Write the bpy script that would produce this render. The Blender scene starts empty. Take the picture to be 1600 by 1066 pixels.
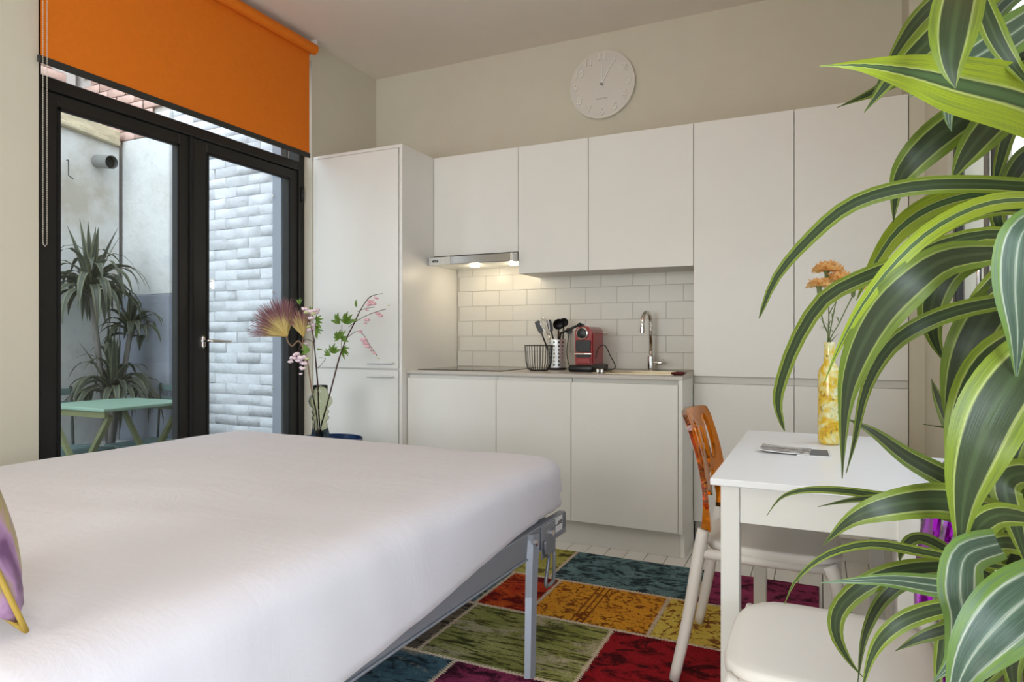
import bpy, bmesh, math, random
from mathutils import Vector, Matrix, noise
C = bpy.context.scene.collection
sc = bpy.context.scene
random.seed(7)
PI = math.pi
# ------------------------------------------------------------------ camera
FPX, YAW, HZ, HC = 1028.91, math.radians(25.078), 530.66, 1.1122
cd = bpy.data.cameras.new('camera'); cam = bpy.data.objects.new('camera', cd); C.objects.link(cam)
cam.location = (0, 0, HC); cam.rotation_euler = (PI/2, 0, YAW)
cd.sensor_width = 36; cd.lens = 36*FPX/1600; cd.shift_y = -(533-HZ)/1600; cd.clip_start = .02
sc.camera = cam
# ------------------------------------------------------------------ sky, lights, exposure
w = bpy.data.worlds.new('sky'); sc.world = w; w.use_nodes = True
bg = w.node_tree.nodes['Background']; bg.inputs[0].default_value = (.80, .89, 1, 1); bg.inputs[1].default_value = 3.0
def area(name, loc, rot, sx, sy, power, col):
    l = bpy.data.lights.new(name, 'AREA'); l.shape = 'RECTANGLE'; l.size = sx; l.size_y = sy; l.energy = power; l.color = col
    o = bpy.data.objects.new(name, l); C.objects.link(o); o.location = loc; o.rotation_euler = rot; return o
area('added_side_light', (.70, -.45, 1.30), (0, PI/2, 0), 1.3, 1.7, 33, (.77, .87, 1))      # added light for daylight, outside an assumed, unseen window beside the camera
area('rear_fill_light', (-1.6, -2.35, 1.45), (PI/2, 0, 0), 2.2, 1.3, 29, (1, .955, .85))      # unseen fill added behind the camera to brighten the kitchen
area('overhead_fill_light', (-1.25, .2, 2.90), (0, 0, 0), .5, .5, 5, (1, .84, .64))  # warm overhead fill, added out of frame
vs = sc.view_settings; vs.view_transform = 'Standard'; vs.look = 'None'; vs.gamma = 1; vs.use_curve_mapping = False; vs.exposure = 0.48
sc.cycles.max_bounces = 16; sc.cycles.transmission_bounces = 14; sc.cycles.transparent_max_bounces = 16; sc.cycles.diffuse_bounces = 6
sc.cycles.use_denoising = True; sc.cycles.caustics_reflective = False; sc.cycles.caustics_refractive = False
sc.cycles.sample_clamp_indirect = 6
# ------------------------------------------------------------------ materials
def srgb(r, g, b):
    f = lambda c: (c/255/12.92 if c/255 <= .04045 else ((c/255+.055)/1.055)**2.4)
    return (f(r), f(g), f(b), 1)
def nodes(name):
    m = bpy.data.materials.new(name); m.use_nodes = True
    return m, m.node_tree, m.node_tree.nodes['Principled BSDF']
def nd(t, typ, **kw):
    n = t.nodes.new(typ)
    for k, v in kw.items(): setattr(n, k, v)
    return n
def ramp(t, src, stops, interp='LINEAR'):
    r = nd(t, 'ShaderNodeValToRGB'); r.color_ramp.interpolation = interp
    e = r.color_ramp.elements
    while len(e) > 1: e.remove(e[-1])
    e[0].position, e[0].color = stops[0]
    for p, c in stops[1:]:
        x = e.new(p); x.color = c
    t.links.new(src, r.inputs[0]); return r.outputs[0]
def coord(t, kind='Object', scale=(1, 1, 1), rot=(0, 0, 0)):
    c = nd(t, 'ShaderNodeTexCoord'); mp = nd(t, 'ShaderNodeMapping'); mp.inputs['Scale'].default_value = scale; mp.inputs['Rotation'].default_value = rot
    t.links.new(c.outputs[kind], mp.inputs[0]); return mp.outputs[0]
def noi(t, vec, scale, detail=4, rough=.55, dist=0):
    n = nd(t, 'ShaderNodeTexNoise'); n.inputs['Scale'].default_value = scale; n.inputs['Detail'].default_value = detail
    n.inputs['Roughness'].default_value = rough; n.inputs['Distortion'].default_value = dist
    if vec: t.links.new(vec, n.inputs['Vector'])
    return n.outputs['Fac']
def bump(t, b, fac, strength, dist=.01):
    n = nd(t, 'ShaderNodeBump'); n.inputs['Strength'].default_value = strength; n.inputs['Distance'].default_value = dist
    t.links.new(fac, n.inputs['Height']); t.links.new(n.outputs[0], b.inputs['Normal'])
def mixc(t, fac, a, b, mode='MIX'):
    n = nd(t, 'ShaderNodeMix', data_type='RGBA', blend_type=mode)
    for i, v in ((0, fac), (6, a), (7, b)):
        if hasattr(v, 'links'): t.links.new(v, n.inputs[i])
        else: n.inputs[i].default_value = v
    return n.outputs[2]
def mat(name, col, rough=.5, metal=0, var=.04, vscale=6, bstr=0, bscale=80, spec=.5, coat=0, trans=0, ior=1.45, bdist=.01, stretch=(1, 1, 1)):
    m, t, b = nodes(name)
    vec = coord(t, scale=stretch); f = noi(t, vec, vscale)
    lo = tuple(c*(1-var) for c in col[:3])+(1,); hi = tuple(min(1, c*(1+var)) for c in col[:3])+(1,)
    t.links.new(ramp(t, f, [(.3, lo), (.7, hi)]), b.inputs['Base Color'])
    b.inputs['Roughness'].default_value = rough; b.inputs['Metallic'].default_value = metal; b.inputs['Specular IOR Level'].default_value = spec
    b.inputs['Coat Weight'].default_value = coat; b.inputs['Transmission Weight'].default_value = trans; b.inputs['IOR'].default_value = ior
    if bstr: bump(t, b, noi(t, vec, bscale, 3), bstr, bdist)
    return m
M = {}
M['wall'] = mat('wall_paint', srgb(206, 200, 182), .85, bstr=.06, bscale=120, var=.015)
M['ceil'] = mat('ceiling_paint', srgb(226, 216, 204), .9, bstr=.05, bscale=90, var=.015)
M['cab'] = mat('cabinet_lacquer', srgb(228, 226, 220), .34, var=.01)
M['cab_in'] = mat('cabinet_carcass', srgb(215, 213, 207), .5, var=.01)
M['plinth'] = mat('plinth_laminate', srgb(208, 205, 198), .5, var=.015)
M['worktop'] = mat('worktop_stone', srgb(196, 190, 182), .35, var=.07, vscale=160)
M['hob'] = mat('hob_glass', (.012, .012, .014, 1), .06, var=.02, spec=.9)
M['steel'] = mat('brushed_steel', (.52, .50, .46, 1), .28, 1, var=.07, vscale=40, stretch=(1, 1, 30))
M['steel_light'] = mat('satin_steel', (.74, .75, .73, 1), .42, .75, var=.03, vscale=40)
M['steel_sink'] = mat('sink_steel', (.44, .36, .24, 1), .3, 1, var=.06, vscale=20)
M['chrome'] = mat('chrome', (.80, .79, .77, 1), .06, 1, var=.01)
M['tile'] = mat('metro_tile_glaze', srgb(214, 210, 200), .30, var=.02, vscale=3, bstr=.04, bscale=9)
M['grout'] = mat('grout', srgb(194, 188, 176), .85)
M['board'] = mat('painted_floor_board', srgb(226, 222, 214), .45, var=.03, vscale=9, bstr=.15, bscale=14, stretch=(9, .6, 1))
M['floorgap'] = mat('floor_gap', srgb(70, 64, 58), .9)
M['black_frame'] = mat('black_aluminium', srgb(34, 33, 30), .42, var=.05, spec=.4)
M['gasket'] = mat('black_rubber', srgb(16, 16, 15), .7)
M['orange_blind'] = mat('orange_blind_fabric', srgb(222, 116, 8), .8, var=.03, vscale=40, bstr=.08, bscale=500)
M['dark_bar'] = mat('charcoal_bar', srgb(44, 44, 41), .5)
M['white_plastic'] = mat('white_plastic', srgb(230, 230, 226), .35, var=.01)
M['chain'] = mat('bead_chain', srgb(214, 208, 192), .3, .3)
M['sheet'] = None
M['bedgrey'] = mat('bed_steel_paint', srgb(140, 144, 152), .4, .35, var=.03)
M['sticker'] = mat('white_sticker', srgb(226, 228, 230), .5)
M['ink'] = mat('black_ink', srgb(22, 22, 24), .6)
M['black'] = mat('black_plastic', srgb(20, 20, 21), .35, var=.05)
M['blackwire'] = mat('black_wire', srgb(16, 15, 15), .4, .2)
M['red'] = mat('red_lacquer', srgb(150, 10, 22), .2, var=.03, coat=.5)
M['red_side'] = mat('red_side_panel', srgb(168, 48, 50), .3, var=.05)
M['tablewhite'] = mat('table_white', srgb(236, 237, 240), .3, var=.008)
M['tableframe'] = mat('table_frame_white', srgb(224, 223, 219), .38, var=.01)
M['chairwhite'] = mat('chair_white_plastic', srgb(228, 224, 218), .4, var=.012)
M['bluetray'] = mat('navy_tray_lacquer', srgb(24, 52, 96), .3, var=.06)
M['clockwhite'] = mat('clock_white', srgb(226, 222, 214), .3, var=.01)
M['clockface'] = mat('clock_face', srgb(216, 210, 201), .6, var=.01)
M['clockgrey'] = mat('clock_print', srgb(150, 142, 132), .5)
M['wood'] = mat('pale_wood', srgb(190, 150, 96), .6, var=.15, stretch=(1, 1, 14))
M['stem'] = mat('brown_stem', srgb(70, 44, 36), .7, var=.15, vscale=30)
M['stemtan'] = mat('tan_stem', srgb(140, 112, 88), .8, var=.15, vscale=30)
M['stemgreen'] = mat('green_stem', srgb(104, 118, 70), .6, var=.15, vscale=30)
M['pink'] = mat('pink_petal', srgb(232, 184, 192), .6, var=.16, vscale=60)
M['pink2'] = mat('pale_pink_petal', srgb(242, 220, 228), .6, var=.12, vscale=60)
M['bud'] = mat('green_bud', srgb(206, 212, 150), .6, var=.1)
M['leafgreen'] = mat('fresh_leaf', srgb(92, 124, 40), .5, var=.25, vscale=40)
M['pot'] = mat('white_pot', srgb(206, 206, 204), .5)
M['terracotta'] = mat('grey_pot', srgb(120, 116, 110), .7)
M['soil'] = mat('potting_soil', srgb(48, 34, 26), .95, var=.3, vscale=60, bstr=.6)
M['cane'] = mat('dracaena_cane', srgb(120, 104, 76), .85, var=.25, vscale=40, bstr=.4, bscale=60)
M['plaster'] = None
M['graydado'] = mat('blue_grey_paint', srgb(150, 156, 168), .8, var=.06, vscale=5, bstr=.25, bscale=30)
def brickpaint():
    m, t, b = nodes('white_painted_brick'); g = nd(t, 'ShaderNodeNewGeometry'); p = g.outputs['Position']
    f = noi(t, p, 7, 6, .65, .5); t.links.new(ramp(t, f, [(.3, srgb(204, 207, 211)), (.5, srgb(216, 220, 225)), (.7, srgb(222, 226, 230))]), b.inputs['Base Color']); b.inputs['Roughness'].default_value = .82
    bump(t, b, noi(t, p, 16, 6, .62, .6), .38, .03); return m
M['whitebrick'] = brickpaint()
M['redbrick'] = mat('red_brick', srgb(198, 168, 156), .9, var=.14, vscale=9, bstr=.3, bscale=60)
M['mortar'] = mat('lime_mortar', srgb(190, 184, 178), .95, bstr=.3)
M['patio'] = mat('patio_stone', srgb(92, 94, 94), .85, var=.2, vscale=5, bstr=.3)
M['whitefence'] = mat('white_cladding', srgb(224, 230, 238), .6, var=.02)
M['coping'] = mat('weathered_coping', srgb(196, 184, 156), .85, var=.22, vscale=8, bstr=.4, bscale=30, stretch=(3, 1, 3))
M['postgrey'] = mat('grey_steel_post', srgb(142, 148, 158), .5, .2)
M['mint'] = mat('mint_green_metal', srgb(134, 164, 146), .5, var=.03)
M['oldgreen'] = mat('olive_green_wood', srgb(116, 120, 82), .65, var=.1, stretch=(1, 1, 8))
M['slate'] = mat('chair_green_slat', srgb(104, 124, 122), .6, var=.06)
M['darkgreen'] = mat('dark_green_iron', srgb(52, 60, 54), .5)
M['pipe'] = mat('zinc_pipe', srgb(150, 150, 148), .45, .5)
M['darkred'] = mat('dark_red_cloth', srgb(84, 26, 30), .9, var=.5, vscale=120)
M['gold'] = mat('gold_piping', srgb(176, 146, 62), .4, .2)
M['grass_tuft'] = None

def plaster():
    m, t, b = nodes('old_plaster')
    v = coord(t); f = noi(t, v, 1.6, 7, .62); g = noi(t, v, 14, 5)
    c = ramp(t, f, [(.30, srgb(176, 170, 156)), (.44, srgb(204, 204, 200)), (.62, srgb(216, 218, 217)), (.75, srgb(204, 208, 213))])
    c = mixc(t, ramp(t, g, [(.55, (0, 0, 0, 1)), (.75, (.35, .35, .35, 1))]), c, srgb(176, 176, 172))
    t.links.new(c, b.inputs['Base Color']); b.inputs['Roughness'].default_value = .9; bump(t, b, g, .3, .02); return m
M['plaster'] = plaster()
def sheet():
    m, t, b = nodes('cotton_sheet')
    v = coord(t); f = noi(t, v, 5, 6, .6, .6)
    vs_ = coord(t, scale=(1.2, 4.5, 1.2), rot=(0, 0, .5)); f2 = noi(t, vs_, 3.2, 5, .55, .8); f3 = noi(t, v, 900, 1)
    b.inputs['Base Color'].default_value = srgb(212, 208, 213); b.inputs['Roughness'].default_value = .85
    b.inputs['Sheen Weight'].default_value = .15
    a = nd(t, 'ShaderNodeMath', operation='MULTIPLY_ADD'); t.links.new(f2, a.inputs[0]); a.inputs[1].default_value = .35; t.links.new(f, a.inputs[2])
    a2 = nd(t, 'ShaderNodeMath', operation='MULTIPLY_ADD'); t.links.new(f3, a2.inputs[0]); a2.inputs[1].default_value = .02; t.links.new(a.outputs[0], a2.inputs[2])
    bump(t, b, a2.outputs[0], .13, .03); return m
M['sheet'] = sheet()
def pane_glass(name, tint=(1, 1, 1, 1), ior=1.5):
    m, t, b = nodes(name); t.nodes.remove(b); out = t.nodes['Material Output']
    tr = nd(t, 'ShaderNodeBsdfTransparent'); tr.inputs[0].default_value = tint
    gl = nd(t, 'ShaderNodeBsdfGlossy'); gl.inputs['Roughness'].default_value = .005
    fr = nd(t, 'ShaderNodeFresnel'); fr.inputs[0].default_value = ior; mx = nd(t, 'ShaderNodeMixShader')
    ge = nd(t, 'ShaderNodeNewGeometry'); iv = nd(t, 'ShaderNodeMath', operation='SUBTRACT'); iv.inputs[0].default_value = 1; t.links.new(ge.outputs['Backfacing'], iv.inputs[1])
    fm = nd(t, 'ShaderNodeMath', operation='MULTIPLY'); t.links.new(fr.outputs[0], fm.inputs[0]); t.links.new(iv.outputs[0], fm.inputs[1])   # reflect once per sheet, on its front face
    t.links.new(fm.outputs[0], mx.inputs[0]); t.links.new(tr.outputs[0], mx.inputs[1]); t.links.new(gl.outputs[0], mx.inputs[2]); t.links.new(mx.outputs[0], out.inputs[0]); return m
M['glass'] = pane_glass('window_glass', (.97, .985, .98, 1))
M['vaseglass'] = None
def plastic_clear(name, col, tw=.97, ro=.03, ior=1.4):
    m, t, b = nodes(name); b.inputs['Base Color'].default_value = col; b.inputs['Transmission Weight'].default_value = tw
    b.inputs['Roughness'].default_value = ro; b.inputs['IOR'].default_value = ior
    f = noi(t, coord(t), 8); bump(t, b, f, .01); return m
M['orange_clear'] = plastic_clear('orange_polycarbonate', (.86, .25, .01, 1))
M['purple_clear'] = plastic_clear('purple_polycarbonate', (.56, .02, .80, 1))
def emit(name, col, s):
    m, t, b = nodes(name); b.inputs['Base Color'].default_value = col; b.inputs['Emission Color'].default_value = col; b.inputs['Emission Strength'].default_value = s; return m
M['vaseglass'] = plastic_clear('green_vase_glass', (.78, .80, .66, 1), 1, .0, 1.28)
M['lamp'] = emit('hood_lamp_glow', (1, .86, .62, 1), 16)
M['lampsoft'] = emit('added_lamp_glow', (1, .88, .7, 1), 2.5)
def leaf_mat(name, lime, dark, pale, rough=.36, streak=.5, lw=.19):
    m, t, b = nodes(name)
    uv = nd(t, 'ShaderNodeUVMap'); sp = nd(t, 'ShaderNodeSeparateXYZ'); t.links.new(uv.outputs[0], sp.inputs[0])
    mp = nd(t, 'ShaderNodeMapping'); mp.inputs['Scale'].default_value = (1, .05, 1); t.links.new(uv.outputs[0], mp.inputs[0])
    n = noi(t, mp.outputs[0], 26, 4, .6)
    oi = nd(t, 'ShaderNodeObjectInfo')
    ad = nd(t, 'ShaderNodeMath', operation='MULTIPLY_ADD'); t.links.new(n, ad.inputs[0]); ad.inputs[1].default_value = .05; t.links.new(sp.outputs[0], ad.inputs[2])
    sb = nd(t, 'ShaderNodeMath', operation='SUBTRACT'); t.links.new(ad.outputs[0], sb.inputs[0]); sb.inputs[1].default_value = .025
    d2 = tuple(c*1.75 for c in dark[:3])+(1,)
    c = ramp(t, sb.outputs[0], [(0, lime), (lw-.02, lime), (lw+.015, pale), (lw+.045, dark), (.42, dark), (.47, d2), (.5, pale if streak > .6 else d2), (.53, d2), (.58, dark), (.955-lw, dark), (.985-lw, pale), (1.02-lw, lime), (1, lime)])
    st = ramp(t, noi(t, mp.outputs[0], 70, 3), [(.45, (0, 0, 0, 1)), (.62, (streak,)*3+(1,))])
    c = mixc(t, st, c, d2)
    hv = nd(t, 'ShaderNodeHueSaturation'); t.links.new(c, hv.inputs['Color'])
    mr = nd(t, 'ShaderNodeMapRange'); t.links.new(oi.outputs['Random'], mr.inputs[0]); mr.inputs[3].default_value = .75; mr.inputs[4].default_value = 1.2
    t.links.new(mr.outputs[0], hv.inputs['Value'])
    t.links.new(hv.outputs[0], b.inputs['Base Color']); b.inputs['Roughness'].default_value = rough
    tl = nd(t, 'ShaderNodeBsdfTranslucent'); t.links.new(hv.outputs[0], tl.inputs[0]); mx = nd(t, 'ShaderNodeMixShader'); mx.inputs[0].default_value = .3
    t.links.new(b.outputs[0], mx.inputs[1]); t.links.new(tl.outputs[0], mx.inputs[2]); t.links.new(mx.outputs[0], t.nodes['Material Output'].inputs[0])
    bump(t, b, n, .15, .004)
    return m
M['leaf'] = leaf_mat('striped_dracaena_leaf', srgb(130, 150, 44), srgb(54, 68, 40), srgb(184, 196, 116))
M['leaf_pale'] = leaf_mat('pale_striped_leaf', srgb(112, 144, 54), srgb(70, 90, 74), srgb(204, 212, 192), streak=.8)
M['leaf_dark'] = leaf_mat('dark_striped_leaf', srgb(104, 124, 40), srgb(46, 56, 34), srgb(154, 168, 92))
M['leaf_lime'] = leaf_mat('broad_lime_margin_leaf', srgb(156, 174, 42), srgb(60, 80, 48), srgb(196, 206, 122), lw=.36)
M['leaf_out'] = leaf_mat('outdoor_leaf', srgb(104, 110, 80), srgb(66, 70, 58), srgb(140, 146, 120), .5)

# ------------------------------------------------------------------ builders
RM = {}
def obj(name, bm, m=None, parent=None, smooth=False, kind=None):
    if isinstance(bm, bmesh.types.BMesh):
        bmesh.ops.recalc_face_normals(bm, faces=bm.faces)
        me = bpy.data.meshes.new(name); bm.to_mesh(me); bm.free()
    else: me = bm
    if m and not me.materials: me.materials.append(m)
    if smooth is not False and smooth is not None:
        for p in me.polygons: p.use_smooth = True
        if smooth is not True: me.set_sharp_from_angle(angle=math.radians(smooth))
    o = bpy.data.objects.new(name, me); C.objects.link(o)
    if parent: attach(o, parent)
    if kind: o['kind'] = kind
    return o
def attach(o, parent):
    o.parent = parent; o.matrix_parent_inverse = RM.get(parent.name, Matrix()).inverted()
def tag(o, label, cat, group=None):
    o['label'] = label; o['category'] = cat
    if group: o['group'] = group
    return o
def thing(name, label, cat, loc, group=None, rz=0):
    o = bpy.data.objects.new(name, None); C.objects.link(o); o.location = loc; o.rotation_euler = (0, 0, rz); o.empty_display_size = .05
    RM[o.name] = Matrix.Translation(loc) @ Matrix.Rotation(rz, 4, 'Z'); return tag(o, label, cat, group)
def struct(name, bm, m, smooth=False): return obj(name, bm, m, None, smooth, 'structure')
def copy_tree(o, parent=None):
    c = o.copy(); C.objects.link(c)
    if parent: c.parent = parent
    for ch in o.children: copy_tree(ch, c)
    return c
def B(*boxes, bevel=0, seg=1):
    bm = bmesh.new()
    for b in boxes: add_box(bm, *b)
    if bevel: bmesh.ops.bevel(bm, geom=bm.edges[:], offset=bevel, segments=seg, affect='EDGES', profile=.5)
    return bm
def add_box(bm, x0, x1, y0, y1, z0, z1):
    v = [bm.verts.new(p) for p in ((x0, y0, z0), (x1, y0, z0), (x1, y1, z0), (x0, y1, z0), (x0, y0, z1), (x1, y0, z1), (x1, y1, z1), (x0, y1, z1))]
    for f in ((0, 3, 2, 1), (4, 5, 6, 7), (0, 1, 5, 4), (1, 2, 6, 5), (2, 3, 7, 6), (3, 0, 4, 7)): bm.faces.new([v[i] for i in f])
    return v
def add_tube(bm, pts, r, n=8, cap=True, flat=1.0):
    pts = [Vector(p) for p in pts]; rs = r if isinstance(r, (list, tuple)) else [r]*len(pts)
    rings = []; up = None
    for i, p in enumerate(pts):
        t = (pts[min(i+1, len(pts)-1)]-pts[max(i-1, 0)]).normalized()
        if up is None: up = t.orthogonal().normalized()
        a = (up-t*up.dot(t))
        a = a.normalized() if a.length > 1e-6 else t.orthogonal().normalized()
        b = t.cross(a); up = a
        rings.append([bm.verts.new(p+(a*math.cos(2*PI*k/n)+b*flat*math.sin(2*PI*k/n))*rs[i]) for k in range(n)])
    for i in range(len(rings)-1):
        for k in range(n): bm.faces.new((rings[i][k], rings[i][(k+1) % n], rings[i+1][(k+1) % n], rings[i+1][k]))
    if cap: bm.faces.new(rings[0]); bm.faces.new(rings[-1][::-1])
def T(pts, r, n=8, **k):
    bm = bmesh.new(); add_tube(bm, pts, r, n, **k); return bm
def add_lathe(bm, prof, c, n=24, cap=True):
    rings = [[bm.verts.new((c[0]+r*math.cos(2*PI*k/n), c[1]+r*math.sin(2*PI*k/n), c[2]+z)) for k in range(n)] for r, z in prof]
    for i in range(len(rings)-1):
        for k in range(n): bm.faces.new((rings[i][k], rings[i][(k+1) % n], rings[i+1][(k+1) % n], rings[i+1][k]))
    if cap: bm.faces.new(rings[0]); bm.faces.new(rings[-1])
def L(prof, c, n=24, cap=True):
    bm = bmesh.new(); add_lathe(bm, prof, c, n, cap); return bm
def cyl(p0, p1, r, n=16): return T([p0, p1], r, n)
def spline(pts, n):
    P = [Vector(p) for p in pts]; out = []; m = len(P)-1
    for i in range(n+1):
        u = i/n*m; k = min(int(u), m-1); t = u-k
        a, b, c, d = P[max(k-1, 0)], P[k], P[k+1], P[min(k+2, m)]
        out.append(.5*((2*b)+(c-a)*t+(2*a-5*b+4*c-d)*t*t+(3*b-a-3*c+d)*t**3))
    return out
def text_mesh(body, size, depth=.0005, mw=None, spacing=1, bold=0):
    cu = bpy.data.curves.new('lettering', 'FONT'); cu.body = body; cu.size = size; cu.extrude = depth; cu.align_x = 'CENTER'; cu.align_y = 'CENTER'; cu.resolution_u = 2; cu.space_character = spacing; cu.offset = bold
    o = bpy.data.objects.new('lettering', cu); C.objects.link(o); dg = bpy.context.evaluated_depsgraph_get(); dg.update()
    me = bpy.data.meshes.new_from_object(o.evaluated_get(dg)); bpy.data.objects.remove(o)
    if mw: me.transform(mw)
    return me
def at(px, py, Z):
    d = (px-800)/FPX; e = -(py-HZ)/FPX; c, s = math.cos(YAW), math.sin(YAW)
    return Vector(((d*c-s)*Z, (d*s+c)*Z, HC+e*Z))
FACE_Y = Matrix(((1, 0, 0, 0), (0, 0, -1, 0), (0, 1, 0, 0), (0, 0, 0, 1)))   # text plane to a wall that faces -y
# ------------------------------------------------------------------ room shell
XL, XR, YB, YF, ZC = -2.96, .45, 3.967, -1.9, 3.025
fl = struct('floor', B((XL-.2, XR+.2, YF-.2, YB+.2, -.06, -.012)), M['floorgap'])
bw = .1025
me = bpy.data.meshes.new('floor_board'); bm = B((0, bw-.0035, YF, YB, -.012, 0), bevel=.0015); bm.to_mesh(me); bm.free(); me.materials.append(M['board'])
x = XL
while x < XR-.02:
    o = obj('floor_board', me, None, fl); o.location = (x, 0, random.uniform(-.0008, .0)); x += bw
struct('ceiling', B((XL-.2, XR+.2, YF-.2, YB+.2, ZC, ZC+.15)), M['ceil'])
wb = struct('wall_back', B((XL-.2, XR+.2, YB, YB+.2, -.06, ZC)), M['wall'])
DY0, DY1, DZ = 1.655, 3.289, 2.90
wl = struct('wall_left', B((XL-.2, XL, YF, DY0, -.06, ZC), (XL-.2, XL, DY1, YB, -.06, ZC), (XL-.2, XL, DY0, DY1, DZ, ZC)), M['wall'])
WY0, WY1, WZ0, WZ1 = 1.15, 3.02, .70, 2.62
struct('wall_right', B((XR, XR+.2, WY1, YB, -.06, ZC), (XR, XR+.2, WY0, WY1, -.06, WZ0), (XR, XR+.2, WY0, WY1, WZ1, ZC), (XR, XR+.2, .42, WY0, -.06, ZC),
    (XR, XR+.2, -1.32, .42, -.06, .48), (XR, XR+.2, -1.32, .42, 2.12, ZC), (XR, XR+.2, YF, -1.32, -.06, ZC)), M['wall'])  # opening beside the camera is assumed, unseen, for the added side light
struct('wall_front', B((XL-.2, -2.72, YF-.2, YF, -.06, ZC), (-.48, XR+.2, YF-.2, YF, -.06, ZC), (-2.72, -.48, YF-.2, YF, -.06, .68), (-2.72, -.48, YF-.2, YF, 2.22, ZC)), M['wall'])  # unseen opening added for the rear fill light
struct('wall_right_pier', B((.385, XR, 3.66, YB, 0, ZC)), M['wall'])
# tiles of the splashback, children of the back wall
obj('grout_bed', B((-2.265, -.6245, YB-.008, YB, .926, 1.66)), M['grout'], wb)
def tile_mesh(wd, hh):
    bm = B((0, wd, -.005, 0, 0, hh)); top = [f for f in bm.faces if f.calc_center_median().y < -.0049]
    r = bmesh.ops.inset_region(bm, faces=top, thickness=.004, depth=0)
    for v in top[0].verts: v.co.y -= .0016
    me = bpy.data.meshes.new('tile'); bm.to_mesh(me); bm.free(); me.materials.append(M['tile']); return me
tcache = {}
def tile(x0, x1, z0, z1):
    k = (round(x1-x0, 3), round(z1-z0, 3))
    if k not in tcache: tcache[k] = tile_mesh(*k)
    o = obj('tile', tcache[k], None, wb); o.location = (x0, YB-.008, z0)
for r in range(8):
    z0 = .9335+.1015*r; zt = z0+.0995
    if r == 7: zt = min(zt, 1.655)
    xs = -2.246-(.1 if r % 2 == 0 else 0)
    x = xs
    while x < -.62:
        a, b = max(x, -2.262), min(x+.2, -.6245)
        if b-a > .015 and not (r >= 6 and a > -1.66 and z0 > 1.53): tile(a, b, z0, zt)
        x += .202
# ------------------------------------------------------------------ french door with transom
dr = struct('door_1', B((-3.115, -3.02, DY0+.002, 1.70, 0, DZ-.002), (-3.115, -3.02, 3.243, DY1-.002, 0, DZ-.002), (-3.115, -3.02, 1.70, 3.243, DZ-.05, DZ-.002),
    (-3.115, -3.02, 1.70, 3.243, 2.195, 2.25), (-3.115, -3.02, 1.70, 3.243, 0, .03), bevel=.003), M['black_frame'])
def leaf_door(y0, y1, s0, s1, nm):
    z0, z1 = .035, 2.192
    st = B((-3.09, -3.035, y0, y0+s0, z0, z1), (-3.09, -3.035, y1-s1, y1, z0, z1), (-3.09, -3.035, y0+s0, y1-s1, z1-.058, z1), (-3.09, -3.035, y0+s0, y1-s1, z0, z0+.11), bevel=.003)
    f = obj('door_leaf', st, M['black_frame'], dr)
    obj('pane', B((-3.066, -3.060, y0+s0-.006, y1-s1+.006, z0+.10, z1-.05)), M['glass'], f)
    g = .012
    obj('glazing_bead', B((-3.038, -3.031, y0+s0-.001, y0+s0+g, z0+.11, z1-.058), (-3.038, -3.031, y1-s1-g, y1-s1+.001, z0+.11, z1-.058), (-3.038, -3.031, y0+s0, y1-s1, z1-.058-g, z1-.056)), M['gasket'], f)
    return f
leaf_door(1.702, 2.464, .072, .084, 'left')
f2 = leaf_door(2.468, 3.241, .084, .068, 'right')
obj('meeting_strip', B((-3.034, -3.022, 2.440, 2.462, .035, 2.192), bevel=.002), M['gasket'], dr)
obj('pane', B((-3.07, -3.064, 1.701, 3.242, 2.251, DZ-.051)), M['glass'], dr)
bm = bmesh.new(); add_box(bm, -3.034, -3.024, 2.508, 2.538, 1.065, 1.135); bmesh.ops.bevel(bm, geom=bm.edges[:], offset=.009, segments=2, affect='EDGES')
add_tube(bm, [(-3.026, 2.523, 1.105), (-2.985, 2.523, 1.105), (-2.975, 2.532, 1.105), (-2.975, 2.66, 1.10)], [.009, .009, .010, .008], 10)
h = obj('door_handle', bm, M['chrome'], f2, 40)
obj('hinge', cyl((-3.015, 3.262, 2.00), (-3.015, 3.262, 2.09), .008), M['black_frame'], dr, True)
# orange roller blind
rb = thing('roller_blind', 'orange fabric roller blind half lowered over the black french doors', 'blind', (-2.91, 2.44, 2.26))
obj('roller_tube', T([(-2.912, 1.63, 2.955), (-2.912, 3.262, 2.955)], .033, 20), M['orange_blind'], rb, 40)
obj('blind_fabric', B((-2.9405, -2.9395, 1.652, 3.243, 2.294, 2.955)), M['orange_blind'], rb)
obj('bottom_bar', B((-2.947, -2.933, 1.640, 3.247, 2.266, 2.296), bevel=.003), M['dark_bar'], rb)
obj('bracket', B((-2.958, -2.90, 3.263, 3.270, 2.93, 3.02)), M['white_plastic'], rb)
bm = bmesh.new()
for yy in (1.664, 1.648):
    add_tube(bm, [(-2.918, yy, 2.95), (-2.918, yy, 1.51)], .0008, 4)
    z = 2.94
    while z > 1.51:
        add_lathe(bm, [(.0004, -.003), (.0026, 0), (.0004, .003)], (-2.918, yy, z), 5, False); z -= .0095
add_tube(bm, [(-2.918, 1.664, 1.51), (-2.918, 1.656, 1.500), (-2.918, 1.648, 1.51)], .0018, 5)
obj('bead_chain', bm, M['chain'], rb, True, 'stuff')
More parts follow.
